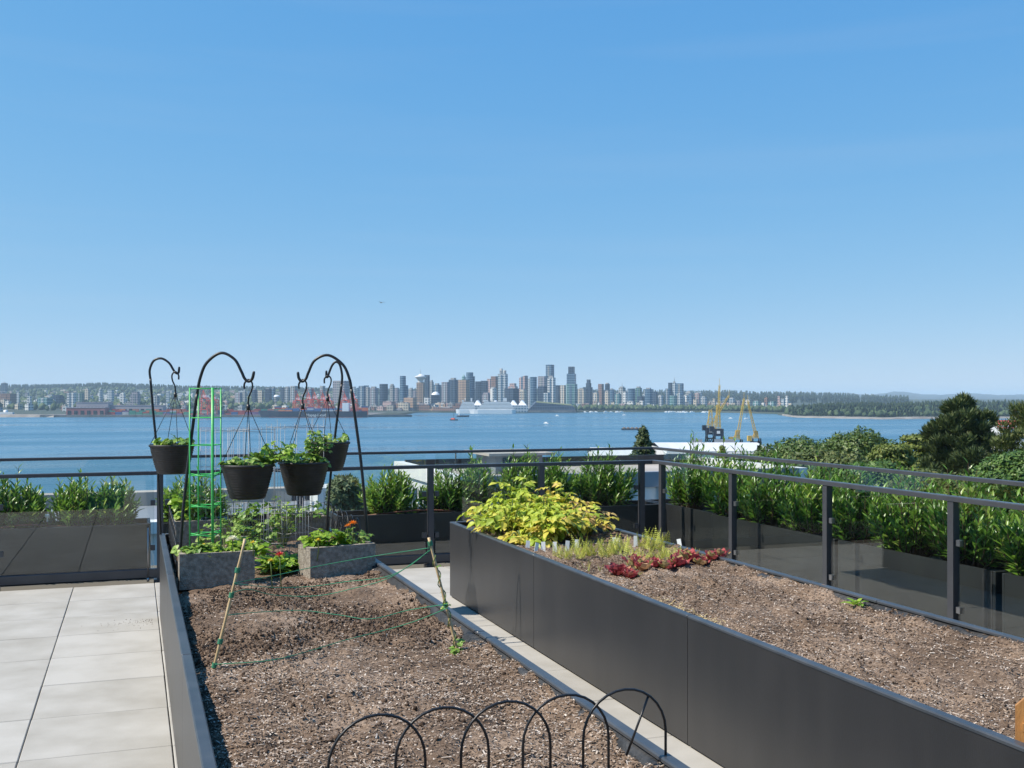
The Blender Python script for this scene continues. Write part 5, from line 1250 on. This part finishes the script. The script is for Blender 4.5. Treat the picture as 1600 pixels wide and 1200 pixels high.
M['crane_red'] = mat('crane_red', (0.72, 0.12, 0.07), .55)
def gantry():
    root = empty('gantry_crane', (0, 0, -31.2)); w = 9
    for sx in (-1, 1):
        for y in (0, 20): MB().bar((sx * w, y, 0), (sx * w * .8, y, 30), 1.5).build('leg', M['crane_red'], root)
    mb = MB()
    for z in (10, 26, 30):
        for y in (0, 20): mb.bar((-w, y, z), (w, y, z), 1.2)
        for sx in (-1, 1): mb.bar((sx * w * .9, 0, z), (sx * w * .9, 20, z), 1.2)
    for y in (0, 20): mb.bar((-w, y, 10), (w * .8, y, 26), .8); mb.bar((w, y, 10), (-w * .8, y, 26), .8)
    mb.build('cross_beams', M['crane_red'], root)
    MB().bar((0, -6, 31), (0, 42, 31), 3.2, 2.2).build('girder', M['crane_red'], root)
    mb = MB()
    for sx in (-2, 2): mb.bar((sx * 2, 2, 31), (0, 4, 46), .9); mb.bar((sx * 2, 20, 31), (0, 4, 46), .7)
    mb.build('apex_frame', M['crane_red'], root)
    mb = MB()
    for sx in (-1.6, 1.6): mb.bar((sx, -5, 31), (sx, -16, 52), .9)
    for k in range(6): z = 33 + 3.5 * k; y = -5 - (z - 31) * 11 / 21; mb.bar((-1.6, y, z), (1.6, y, z), .6)
    mb.build('raised_boom', M['crane_red'], root)
    MB().box(-4, 4, 10, 18, 32.2, 37).build('machine_house', M['cloth_white'], root)
    return root
g0 = gantry(); first = True
for px, yt, d, lb in [(318, 606, 14, 'red gantry crane framed by the green wire tower, left of two'), (331, 610, 22, 'red gantry crane framed by the green wire tower, right of two'), (464, 612, 18, 'red gantry crane left of the front right basket hanger'), (480, 610, 26, 'red gantry crane just right of the front right basket hanger'), (491, 609, 16, 'red gantry crane left of the back right hanger hook'), (512, 613, 22, 'red gantry crane directly below the back right hanger'), (551, 608, 18, 'red gantry crane beside the right hook pole'), (537, 612, 26, 'red gantry crane between the two right hook poles'), (502, 611, 30, 'red gantry crane half hidden between two others near the back right hanger')]:
    g = g0 if first else copy_tree(g0); first = False
    s = (at_ground(px, 1990) - a).dot(u); g.location = quay_pt(s, d, -31.2); g.rotation_euler = (0, 0, qa)
    k = (P(0, yt, 1995).z + 31.2) / 50.0; g.scale = (.95, .8, k); tag(g, lb, 'crane', 'red gantry cranes of the container terminal')

# ---------------------------------------------------------------- ships and boats
M['navy'] = mat('navy_hull', (0.020, 0.032, 0.055), .5, 0, (0.03, 0.04, 0.06), .05, 4)
M['ship_white'] = mat('ship_white', (0.75, 0.75, 0.74), .5)
M['boot'] = mat('boot_topping', (0.20, 0.05, 0.045), .7)
def hull(L, B, H, name, m, root, rake=.06):
    sec = []; n = 12
    for i in range(n + 1):
        x = -L / 2 + L * i / n; u_ = i / n
        w = B / 2 * min(1, (u_ / .06) ** .5 if u_ < .06 else 1) * (1 if u_ < .86 else max(.04, (1 - u_) / .14) ** .6)
        xr = x + (rake * L * .5 * (u_ - .86) / .14 if u_ > .86 else 0)
        sec.append([(x, -w * .92, -.5), (xr, -w, H + (H * .12 if u_ > .9 else 0)), (xr, w, H + (H * .12 if u_ > .9 else 0)), (x, w * .92, -.5)])
    vs = [v for s in sec for v in s]; fs = [(0, 1, 2, 3), tuple(4 * n + k for k in (3, 2, 1, 0))]
    for i in range(n):
        for k in range(3): fs.append((4 * i + k, 4 * i + k + 4, 4 * i + k + 5, 4 * i + k + 1))
    return MB().add(vs, fs).build(name, m, root)
def ship_root(px0, px1, t, name, label, cat, flip=False, group=None):
    A = at_ground(px0, t); B = at_ground(px1, t); c = (A + B) / 2; d = B - A
    return empty(name, (c.x, c.y, SEA), math.atan2(d.y, d.x) + (math.pi if flip else 0), label, cat, group), d.length
cs, L = ship_root(409, 574, 1950, 'container_ship', 'long navy container ship with white lettering moored at the terminal', 'ship', True)
hull(L, 24, 11.5, 'hull', M['navy'], cs); MB().box(-L * .46, L * .42, -12.15, 12.15, -.4, 1.0).build('boot_stripe', M['boot'], cs)
MB().box(-L * .33, -L * .27, -10, 10, 11.5, 27).build('bridge_house', M['ship_white'], cs); MB().box(-L * .40, -L * .37, -4, 4, 11.5, 25).build('funnel', M['crane_red'], cs)
for i in range(9):
    x = -L * .24 + i * 13.2
    if x > L * .38: break
    for lv in range(cr2.choice((1, 2, 2, 3))):
        for y in (8.5, 5.6):
            k = cr2.choice(('blue', 'grey', 'rust', 'orange', 'blue', 'purple')); o = inst('shipping_container', CME[k]); q = Matrix.Rotation(cs.rotation_euler.z, 4, 'Z') @ Vector((x, y, 0))
            o.location = (cs.location.x + q.x, cs.location.y + q.y, SEA + 11.6 + 2.62 * lv); o.rotation_euler = (0, 0, cs.rotation_euler.z); tag(o, f'{k} container on the navy ship {zone(491.5 - x * FPX / 1950)}, ' + ('lowest', 'middle', 'top')[lv] + ' layer ' + ('railside' if y > 7 else 'inboard'), 'container', f'{k} containers on the navy ship')
fc = bpy.data.curves.new('hull_lettering', 'FONT'); fc.body = 'Hapag-Lloyd'; fc.size = 7.2; fc.extrude = .05; fc.align_x = 'CENTER'
tmp = bpy.data.objects.new('tmp', fc); COL.objects.link(tmp); dg = bpy.context.evaluated_depsgraph_get(); tm = bpy.data.meshes.new_from_object(tmp.evaluated_get(dg)); bpy.data.objects.remove(tmp)
tm.materials.clear(); tm.materials.append(M['ship_white']); lt = inst('hull_lettering', tm, cs); lt.location = (-(496 - 491.5) * 1950 / FPX, 12.35, 2.4); lt.rotation_euler = (R(90), 0, R(180))
def cruise(px0, px1, t, label, hh, flip):
    root, L = ship_root(px0, px1, t, 'cruise_ship', label, 'ship', flip, 'cruise ships at the downtown pier'); k = hh / 30
    hull(L, L * .15, 9 * k, 'hull', M['ship_white'], root)
    z = 9 * k
    for i in range(6):
        e = .02 * i; MB().box(-L * (.47 - e), L * (.36 - e * 1.6), -L * .068, L * .068, z, z + 2.3 * k).build('deck', M['ship_white'], root)
        MB().box(-L * (.46 - e), L * (.35 - e * 1.6), -L * .066, L * .066, z + 2.3 * k, z + 3.1 * k).build('balcony_row', M['glass_dark'], root); z += 3.1 * k
    MB().box(L * .12, L * .22, -L * .05, L * .05, z, z + 3 * k).build('bridge', M['ship_white'], root); MB().box(-L * .30, -L * .22, -L * .025, L * .025, z, z + 8 * k).build('funnel', M['ship_white'], root)
    MB().tube([(L * .05, 0, z), (L * .05, 0, z + 7 * k)], .8, 5).build('mast', M['ship_white'], root)
    MB().box(-L * .4, L * .33, -L * .0765, -L * .0752, 2.2 * k, 3.6 * k).build('hull_stripe', M['navy'], root)
    for i in range(8): MB().box(-L * .38 + i * L * .085, -L * .33 + i * L * .085, -L * .078, -L * .0685, 9.3 * k, 11 * k).build('lifeboat', CME['orange'].materials[0], root)
cruise(735, 806, 2400, 'larger white cruise ship in front of the white sail roofs', 30, True)
cruise(713, 744, 2440, 'smaller white cruise ship with its blunt stern at the left', 30, True)
# white sail roofs of the pier building
pr = at_ground(785, 2480); root = empty('pier_hall', (pr.x, pr.y, GZ), -TH, 'pier hall with a row of white tent sails behind the larger cruise ship', 'building')
MB().box(-70, 60, -10, 30, 0, 16).build('hall', F['pale'], root)
for i in range(6):
    x = -58 + i * 21
    MB().add([(x - 10, -9, 16), (x + 10, -9, 16), (x + 10, 26, 16), (x - 10, 26, 16), (x - 2, 2, 28), (x + 2, 18, 28)], [(0, 1, 4), (1, 2, 5, 4), (2, 3, 5), (3, 0, 4, 5)]).build('sail', M['cloth_white'], root)
pr = at_ground(862, 2590); root = empty('convention_hall', (pr.x, pr.y, GZ), -TH, 'low dark waterfront hall with a sloping green roof right of the sail roofs', 'building')
M['green_roof'] = mat('green_roof', (0.10, 0.13, 0.05), .95, 0, (0.17, 0.18, 0.09), .05, 4)
MB().add([(-62, -20, 0), (60, -20, 0), (60, 40, 0), (-62, 40, 0), (-40, -18, 22), (52, -18, 14), (52, 40, 17), (-40, 40, 25)], [(4, 5, 6, 7), (0, 1, 5, 4), (1, 2, 6, 5), (3, 0, 4, 7)]).build('hall', F['dark'], root)
MB().add([(-38, -16, 22.5), (50, -16, 14.6), (50, 38, 17.6), (-38, 38, 25.6)], [(0, 1, 2, 3)]).build('roof_turf', M['green_roof'], root)
MB().box(-66, 58, -30, -20.2, -1.5, 3).build('promenade', M['quay'], root)
def boat(px, py, Lm, label, seed, cabin='ship_white', hm='ship_white', t=None, group=None, mast=0):
    t = t or (EYE - SEA) * FPX / (py - HOR); p = at_ground(px, t); root = empty('motor_boat' if not mast or mast < 6 else 'sailing_boat', (p.x, p.y, SEA), random.Random(seed).uniform(-.6, .3) - TH, label, 'boat', group)
    hull(Lm, Lm * .3, Lm * .12, 'hull', M[hm], root); MB().box(-Lm * .3, Lm * .12, -Lm * .1, Lm * .1, Lm * .12, Lm * .26).build('cabin', M[cabin], root)
    if mast: MB().tube([(0, 0, Lm * .2), (0, 0, Lm * .2 + mast)], .35, 5).build('mast', M['navy'], root)
boat(709, 657, 15, 'red tug with a thin mast left of centre on the open water', 1, 'crane_red', 'navy', None, None, 16)
boat(723, 651.5, 24, 'white ferry with a dark stern near the cruise ships', 2, 'ship_white', 'navy')
boat(854, 662, 9, 'small white motor boat alone at the end of a wake', 3); boat(871, 650, 9, 'small white boat off the dark waterfront hall', 4); boat(976, 649, 9, 'tiny white boat off the waterfront park', 5); boat(1167, 655, 10, 'small sailing boat near the right hand crane boom', 6, mast=11)
boat(1142, 654, 8, 'tiny white boat seen between the crane booms', 7)
br = random.Random(13)
for k in range(46):
    px = br.choice((br.uniform(905, 975), br.uniform(1037, 1112), br.uniform(1037, 1112))); t = lerp_tab(shore_t, px) - br.uniform(8, 70)
    boat(px, 0, br.uniform(7, 13), ('small white boat moored below the red brown tower' if px < 1000 else 'small white boat in the marina left of the mast tower' if px < 1062 else 'small white boat in the marina left of the tall crane'), 100 + k, t=t, group='white boats of the marina', mast=0)
t = (EYE - SEA) * FPX / (671.5 - HOR); root, L = ship_root(971, 1005, t, 'log_barge', 'low dark barge loaded with dark heaps on the open water', 'barge')
MB().box(-L / 2, L / 2, -4, 4, -.4, 1.6).build('deck', M['navy'], root)
for i in range(5): MB().lathe([(2.3, 1.6), (1.6, 2.6), (0, 3.1)], 8, (-L * .38 + i * L * .19, 0, 0)).build('heap', M['bark'], root)
boat(1003, 670, 9, 'small tug pushing the dark barge', 9, 'boot', 'navy', t - 2, None, 5)
M['foam'] = mat('wake_foam', (0.45, 0.55, 0.60), .6)
for pts, lb in (([(850, 663), (812, 660), (760, 656.5), (705, 655.5)], 'pale wake trailing behind the lone motor boat'),):
    mb = MB(); vs = []; fs = []
    for i, (px, py) in enumerate(pts):
        w = 2.2 - .3 * i; p = on_z(px, py, SEA); vs += [(p.x, p.y - w, SEA + .05), (p.x, p.y + w, SEA + .05)]
        if i: fs.append((2 * i - 2, 2 * i, 2 * i + 1, 2 * i - 1))
    tag(mb.add(vs, fs).build('wake', M['foam']), kind='structure')
# ---------------------------------------------------------------- neighbouring roofs
nb = empty('white_building', (15.4, 39.2, -16), 0, 'white modern flat roofed building just beyond the fence, with a roof pavilion', 'building')
w, d, H = 4.9, 4.6, 14.8
M['stucco'] = mat('white_stucco', (0.66, 0.66, 0.65), .8, 0, (0.58, 0.585, 0.59), .5, 5)
M['beige_roof'] = mat('roof_membrane', (0.42, 0.38, 0.34), .9, 0, (0.34, 0.31, 0.28), .6, 5)
M['slate_and_shade'] = mat('slate_and_shade_grey', (0.20, 0.22, 0.25), .6)  # grey panels; also the painted shade on the white building's front
MB().box(-w, w + 4, -d, d, 0, H - .5).build('wall', M['stucco'], nb)
MB().box(-w + .3, w + 3.7, -d + .3, d - .3, H - .5, H - .35).build('roof', M['beige_roof'], nb)
for x0, x1, y0, y1 in ((-w - .12, -w + .25, -d - .12, d + .12), (w + 3.75, w + 4.12, -d - .12, d + .12), (-w + .25, w + 3.75, d - .25, d + .12)): MB().box(x0, x1, y0, y1, H - .5, H).build('parapet', M['stucco'], nb)
MB().box(-w + .25, w + 3.75, -d - .12, -d + .25, H - .55, H - .001).build('front_parapet', M['slate_and_shade'], nb)  # blue-grey colour paints in the shade on this white front
MB().box(-w + .25, w + 3.75, d - .45, d - .26, H - .3, H + .08).build('back_coping', M['box'], nb)
for k in range(5):
    y = -d + .7 + k * 1.7; f_ = MB().box(-w - .04, -w + .02, y, y + 1.25, H - 3.6, H - .9).build('window', M['glass_dark'], nb); MB().box(-w - .07, -w - .041, y + .56, y + .68, H - 3.6, H - .9).build('mullion', M['stucco'], f_)
for k in range(7):
    x = -w + .5 + k * 1.85; f_ = MB().box(x, x + 1.45, -d - .04, -d + .02, H - 3.6, H - 1.1).build('window', M['glass_dark'], nb); MB().box(x + .66, x + .78, -d - .07, -d - .041, H - 3.6, H - 1.1).build('mullion', M['slate_and_shade'], f_)  # front mullions take the painted shade grey; side ones stay white
for k in range(8):
    x = -w + .1 + k * 1.85; MB().box(x, x + .2, -d - .35, -d - .15, H - 6.5, H - .55).build('column', M['stucco'], nb)
MB().box(-w - .9, -w + .2, -d - .3, d, H - 4.3, H - 4.0).build('balcony_slab', M['stucco'], nb)
pav = MB().box(-1.9, .1, .5, 3.0, H - .35, H + .38).build('roof_pavilion', M['slate_and_shade'], nb)
MB().box(-2.3, .5, .1, 3.4, H + .40, H + .50).build('canopy', M['beige_roof'], pav)
MB().box(-1.6, -.5, .44, .49, H - .3, H + .3).build('glass_front', M['glass_dark'], pav)
MB().tube([(-2.8, 3.0, H - .4), (-2.8, 3.0, H + .45)], .03, 6).box(-2.9, -2.7, 2.95, 3.05, H + .45, H + .52).build('roof_vent', M['box'], nb)

lb = empty('low_roof_building', (2.2, 27, -16), 0, 'low neighbouring flat roof with pale copings seen behind the wire cages', 'building')
MB().box(-7, 3.6, -3, 3, 0, 14.6).build('wall', M['stucco'], lb)
MB().box(-7.2, 3.8, -3.2, -2.7, 14.6, 14.85).build('front_coping', M['wpaint'], lb); MB().box(-7.2, 3.8, 2.6, 3.2, 14.6, 15.0).build('back_coping', M['beige_roof'], lb)
MB().box(-7, 3.6, -2.69, 2.59, 14.6, 14.64).build('roof', M['slate_and_shade'], lb)
MB().box(2.0, 3.0, -1.2, 0, 14.64, 15.3).build('roof_unit', M['wpaint'], lb); MB().box(-3.2, -2.6, -1.2, -.6, 14.64, 15.1).build('roof_unit', M['clamp'], lb)
for k in range(14): MB().box(-7 + k * .78, -6.95 + k * .78, -3.0, -2.95, 14.85, 15.15).build('baluster', M['wpaint'], lb)

# ---------------------------------------------------------------- shipyard
def yard_shed(px0, px1, ytop, t, dep, label, roofm, wallm, yl=None):
    A = P(px0, ytop, t); B = P(px1, ytop + (yl or 0), t); u_ = (B - A); u_.z = 0; L = u_.length; rz = math.atan2(u_.y, u_.x)
    root = empty('shipyard_shed', ((A.x + B.x) / 2, (A.y + B.y) / 2, -34), rz, label, 'building'); h = A.z + 34
    MB().box(-L / 2, L / 2, 0, dep, 0, h - 2).build('wall', wallm, root)
    MB().add([(-L / 2 - .5, -.6, h - 3), (L / 2 + .5, -.6, h - 3), (L / 2 + .5, dep * .5, h), (-L / 2 - .5, dep * .5, h), (L / 2 + .5, dep + .6, h - 3), (-L / 2 - .5, dep + .6, h - 3)], [(0, 1, 2, 3), (3, 2, 4, 5)]).build('roof', roofm, root)
    MB().box(-L / 2 + 2, L / 2 - 2, -.25, -.02, h - 6.4, h - 5.0).build('window_band', M['glass_dark'], root)
    for k in range(3): MB().box(-L * .3 + k * L * .3, -L * .3 + k * L * .3 + 4.5, -.2, -.02, 0, 7).build('door', M['slate_and_shade'], root)
    return root, L, h
M['roof_white'] = mat('white_metal_roof', (0.66, 0.66, 0.66), .55, 0, (0.56, 0.57, 0.58), .1, 4, stretch=(4, .2, 1))
r1, L1, h1_ = yard_shed(1042, 1212, 697, 430, 70, 'long white roofed shipyard shed below the yellow cranes', M['roof_white'], M['stucco'], 4)
MB().box(-L1 * .10, -L1 * .02, 38, 48, h1_ - 1.5, h1_ + 1.2).build('roof_unit', M['clamp'], r1); MB().box(L1 * .16, L1 * .32, 40, 52, h1_ - 1.5, h1_ + .8).build('roof_unit', M['clamp'], r1)
r2, L2, h2_ = yard_shed(930, 1022, 703, 400, 40, 'smaller white shipyard shed left of the dark cypress', M['roof_white'], M['stucco'], 0)
MB().add([(-L2 * .3, -.7, h2_ - 4.0), (L2 * .4, -.7, h2_ - 5.5), (L2 * .4, -.7, h2_ - 3.2), (-L2 * .4, -.7, h2_ - 3.4), (-L2 * .3, -.5, h2_ - 4.0), (L2 * .4, -.5, h2_ - 5.5), (L2 * .4, -.5, h2_ - 3.2), (-L2 * .4, -.5, h2_ - 3.4)], [(0, 1, 2, 3), (7, 6, 5, 4), (0, 4, 5, 1), (2, 6, 7, 3)]).build('dark_stripe', M['slate_and_shade'], r2)
r3, L3, h3_ = yard_shed(1562, 1640, 657, 420, 14, 'white waterfront building with a red roof behind the right hand trees', mat('red_roof', (0.45, 0.06, 0.05), .6), M['stucco'], 0)
M['crane_yellow'] = mat('crane_yellow', (0.66, 0.48, 0.12), .55, 0, (0.55, 0.38, 0.10), .2, 3)
def lattice(mb, A, B, w0, w1, n, th):
    A = Vector(A); B = Vector(B); d = (B - A).normalized(); s = d.cross(Vector((0, 1, 0))).normalized(); q = d.cross(s); pr = None
    for i in range(n + 1):
        u_ = i / n; c = A.lerp(B, u_); w = w0 + (w1 - w0) * u_
        cn = [c + s * w * a_ + q * w * b_ for a_, b_ in ((-1, -1), (1, -1), (1, 1), (-1, 1))]
        for k in range(4): mb.bar(cn[k], cn[(k + 1) % 4], th * .7)
        if pr:
            for k in range(4): mb.bar(pr[k], cn[k], th); mb.bar(pr[k], cn[(k + 1) % 4], th * .6)
        pr = cn
def ycrane(px, ybase, t, label, cab, boom, mast, sc=1.0):
    c = P(px, ybase, t); root = empty('shipyard_crane', (c.x, c.y, -34), -TH, label, 'crane', 'yellow shipyard cranes'); zb = c.z + 34; k = t / FPX
    for sx in (-1, 1):
        for sy in (-1, 1): MB().bar((sx * 3.2, sy * 3.2, 0), (sx * 1.9, sy * 1.9, zb + 4), .55).build('leg', M['iron'], root)
    mb = MB()
    for sy in (-1, 1): mb.bar((-3, sy * 3, zb - 6), (2, sy * 2.2, zb + 3), .4); mb.bar((3, sy * 3, zb - 6), (-2, sy * 2.2, zb + 3), .4); mb.bar((-2.3, sy * 2.3, zb + 2), (2.3, sy * 2.3, zb + 2), .5)
    mb.build('bracing', M['iron'], root)
    zc = zb + 4
    if cab:
        MB().box(-2.4, 2.4, -2, 2, zc, zc + 3.6).build('cabin', M['navy'], root); MB().box(-1.0, .6, -2.1, -2.02, zc + 1.2, zc + 2.6).build('cabin_sign', M['ship_white'], root)
        zc += 3.6
    mb = MB(); lattice(mb, (0, 0, zc), (0, 0, zc + mast * .45), 1.15, .7, 6, .20); mb.build('mast', M['crane_yellow'], root)
    zt = zc + mast * .45
    mb = MB(); lattice(mb, (0, -.5, zc + 1), (boom[0], -.5, zc + boom[1]), .62, .30, 14, .15); mb.build('boom', M['crane_yellow'], root)
    mb = MB(); mb.bar((0, 0, zt), (boom[0] * .96, -.5, zc + boom[1] * .96), .12); mb.bar((-2.2, 0, zc), (0, 0, zt), .3); mb.bar((boom[0], -.5, zc + boom[1]), (boom[0], -.5, zc + boom[1] + 3.2), .15); mb.build('stays', M['crane_yellow'], root)
    MB().box(-4.2, -2.3, -1.2, 1.2, zc - 1.5, zc + 1.2).build('counterweight', M['navy'] if cab else M['crane_yellow'], root)
ycrane(1122, 694, 520, 'tall yellow crane with a navy cabin and upright boom', True, (.6, 21.5), 26)
ycrane(1110, 691, 545, 'yellow crane with a boom slanting right, on black legs', True, (9.5, 16.5), 20)
ycrane(1152, 699, 520, 'yellow crane without cabin, thin boom slanting right', False, (3.2, 20), 10)
ycrane(1181, 697, 530, 'rightmost yellow crane with a long boom leaning left', False, (-4.2, 18.5), 8)

# ---------------------------------------------------------------- trees beyond the fence
CL = [(-.5, 0, 0), (0, -.12, .18), (.5, 0, 0), (0, 1, .12)]; CLF = [(0, 1, 3), (1, 2, 3)]
def tree(px, ytop, t, wpx, chpx, label, m, seed, kind='broad', n=9000, name='leafy_tree', leaf=.28, group='trees beyond the fence', base=None):
    c = P(px, ytop, t); gz = base if base is not None else -17 - t * .06; root = empty(name, (c.x, c.y, gz), 0, label, 'tree', group); r = random.Random(seed); rs = np.random.RandomState(seed)
    H = c.z - gz; Rx = wpx * t / FPX / 2; ch = chpx * t / FPX
    tk = MB(); tk.tube([(0, 0, 0), (.1, .05, H * .3), (0, 0, H * .6), (0, 0, H * .93)], [.45, .36, .22, .05], 8)
    lobes = []
    if kind == 'broad':
        nl = 64
        for k in range(nl):
            z = 1 - 2 * (k + .5) / nl * .92; a_ = k * 2.4; q = math.sqrt(max(0, 1 - z * z)); f_ = r.uniform(.55, .93)
            lobes.append((Vector((Rx * q * math.cos(a_) * f_, Rx * q * math.sin(a_) * f_, H - ch * .5 + ch * .5 * (1 if z > 0 else -1) * abs(z) ** .7 * (f_ * .25 + .68) - ch * .05)), Rx * r.uniform(.17, .30)))
    elif kind == 'pine':
        for k in range(95):
            u_ = (k + .5) / 95; rad = Rx * (1 - u_ ** 2.4) ** .55 * r.uniform(.75, 1.08); a_ = k * 2.4 + r.uniform(-.5, .5); f_ = math.sqrt(r.uniform(.2, 1))
            lobes.append((Vector((rad * f_ * math.cos(a_), rad * f_ * math.sin(a_), H - ch + ch * u_ * .95 + r.uniform(-.05, .05) * ch)), Rx * r.uniform(.10, .24)))
    elif kind == 'cone':
        for k in range(50):
            u_ = (k + .5) / 50; rad = Rx * (1 - u_) ** .8; a_ = k * 2.4; lobes.append((Vector((rad * .8 * math.cos(a_), rad * .8 * math.sin(a_), H - ch + ch * u_ * .97)), max(.12, Rx * .32 * (1 - .7 * u_))))
    elif kind == 'layer':
        for k in range(80):
            lv = int(k / 8); u_ = lv / 10; a_ = k * 1.05 + lv * .5; rad = Rx * (1 - .75 * u_) * r.uniform(.55, 1)
            lobes.append((Vector((rad * math.cos(a_), rad * math.sin(a_), H - ch + ch * u_ - .12 * rad)), Rx * r.uniform(.18, .28)))
    for lc, lr_ in lobes[::3]: tk.tube([(0, 0, max(.2, lc.z - ch * .35)), Vector((lc.x * .55, lc.y * .55, lc.z - ch * .1)), lc], [.13, .08, .03], 5, False)
    tk.build('trunk', M['bark'], root)
    tot = sum(l[1] ** 2 for l in lobes); ms = []
    for lc, lr_ in lobes:
        for k in range(max(6, int(n * lr_ ** 2 / tot))):
            dv = rs.normal(size=3); dv /= np.linalg.norm(dv); rad = lr_ * (.55 + .5 * rs.rand()) * (1 if kind != 'layer' else 1)
            p = Vector((lc.x + dv[0] * rad, lc.y + dv[1] * rad, lc.z + dv[2] * rad * (.8 if kind != 'layer' else .38)))
            out = Vector(dv); s = leaf * rs.uniform(.6, 1.3)
            if kind == 'pine': dd = Vector((out.x * .8, out.y * .8, .75 + .4 * out.z)) + Vector(rs.normal(size=3) * .25); m4 = frame_m(p, dd, out + Vector((0, 0, .3)), (s * .42, s * 1.25, s))
            else: dd = out.cross(Vector(rs.normal(size=3))) * .8 + Vector((0, 0, -.25)) + out * .45; m4 = frame_m(p, dd, out + Vector((0, 0, .45)) + Vector(rs.normal(size=3) * .35), (s * .8, s, s))
            ms.append(np.array(m4))
    o = inst('crown', scatter_mesh('crown', CL, CLF, ms, m), root); o['kind'] = 'stuff'
    return root
LT = {'oak': leaf_mat('oak_leaf', (0.045, 0.09, 0.018), (0.11, 0.17, 0.03), .5, .25, (0.16, 0.21, 0.05)), 'pine': leaf_mat('pine_needle', (0.03, 0.055, 0.018), (0.085, 0.12, 0.034), .55, .18, (0.16, 0.18, 0.06)),
      'cedar': leaf_mat('cedar_spray', (0.075, 0.11, 0.018), (0.16, 0.20, 0.03), .6, .2, (0.21, 0.23, 0.05)), 'maple': leaf_mat('maple_leaf', (0.045, 0.10, 0.018), (0.10, 0.18, 0.03), .5, .2, (0.14, 0.21, 0.045)),
      'hazy': leaf_mat('olive_leaf', (0.07, 0.105, 0.045), (0.125, 0.165, 0.07), .6, .2, (0.16, 0.19, 0.09)), 'rust': leaf_mat('reddish_leaf', (0.06, 0.09, 0.022), (0.115, 0.15, 0.035), .6, .2, (0.18, 0.17, 0.05))}
tree(1248, 684, 100, 160, 110, 'round leafy tree left of the big pine, lowest of the two rounded crowns', LT['oak'], 1, 'broad', 14000)
tree(1338, 673, 95, 150, 110, 'round leafy tree with the highest crown left of the big pine', LT['oak'], 2, 'broad', 14000)
tree(1290, 704, 82, 150, 90, 'olive green tree low in front of the rounded crowns', LT['rust'], 3, 'broad', 12000)
tree(1440, 671, 90, 120, 120, 'yellow green layered cedar beside the big pine', LT['cedar'], 4, 'layer', 14000, 'cedar_tree', .24)
tree(1392, 690, 76, 120, 90, 'yellow green layered cedar below the rounded crown', LT['cedar'], 5, 'layer', 12000, 'cedar_tree', .22)
tree(1502, 624, 82, 122, 130, 'big dark pine rising above the far shoreline', LT['pine'], 6, 'pine', 26000, 'pine_tree', .32)
tree(1606, 628, 66, 140, 170, 'rusty green tree at the right edge, top level with the hills', LT['rust'], 7, 'pine', 15000, 'leafy_tree', .20)
tree(1592, 704, 42, 150, 120, 'bright green maple low at the right edge in front of the pine', LT['maple'], 8, 'broad', 16000, 'maple_tree', .15)
tree(1455, 735, 48, 150, 90, 'brownish green shrub tree below the big pine behind the rail', LT['rust'], 9, 'broad', 12000, 'leafy_tree', .16)
tree(1360, 722, 60, 140, 80, 'green tree between the cedar and the side fence rail', LT['maple'], 10, 'broad', 12000, 'leafy_tree', .2)
tree(1005, 665, 62, 76, 120, 'dark pointed cypress standing before the white shipyard sheds', LT['pine'], 11, 'cone', 9000, 'cypress_tree', .18)
tree(1129, 696, 120, 24, 40, 'small yellow green tree top in front of the long white roof, left', LT['cedar'], 12, 'cone', 2500, 'conifer_tree', .3)
tree(1187, 695, 110, 28, 50, 'small dark tree top in front of the long white roof, right', LT['pine'], 13, 'cone', 2500, 'conifer_tree', .3)
tree(540, 741, 21, 62, 75, 'grey green olive like tree behind the fence at the right hook pole', LT['hazy'], 14, 'broad', 7000, 'leafy_tree', .09)
tree(1200, 706, 92, 70, 60, 'small green tree at the right end of the long white roof', LT['oak'], 15, 'broad', 7000)

# a gull high over the water
q = P(596, 473, 120); root = empty('gull', q, .4, 'tiny dark gull flying high above the water', 'bird'); root.location = q
MB().tube([(0, -.2, 0), (0, -.08, .02), (0, .1, .02), (0, .22, 0)], [.015, .05, .06, .02], 6).add([(0, -.06, .03), (.32, -.02, .12), (.62, .08, .02), (.3, .1, .11), (0, .08, .03)], [(0, 1, 3, 4), (1, 2, 3)]).add([(0, -.06, .03), (-.32, -.02, .12), (-.62, .08, .02), (-.3, .1, .11), (0, .08, .03)], [(4, 3, 1, 0), (3, 2, 1)]).build('body', M['slate_and_shade'], root)

# ---------------------------------------------------------------- haze
hz_m, nt, N, L, b = nodes('haze'); N.remove(b)
pvn = N.new('ShaderNodeVolumePrincipled'); pvn.inputs['Color'].default_value = (0.66, 0.85, 1.0, 1); pvn.inputs['Density'].default_value = 0.000068; pvn.inputs['Anisotropy'].default_value = 0.0
L.new(pvn.outputs[0], N['Material Output'].inputs['Volume'])
hz = MB().box(-19500, 19500, -9500, 19500, SEA - 3.5, 128).build('haze', hz_m); tag(hz, 'thin blue sea haze over the whole view', 'haze', kind='stuff')
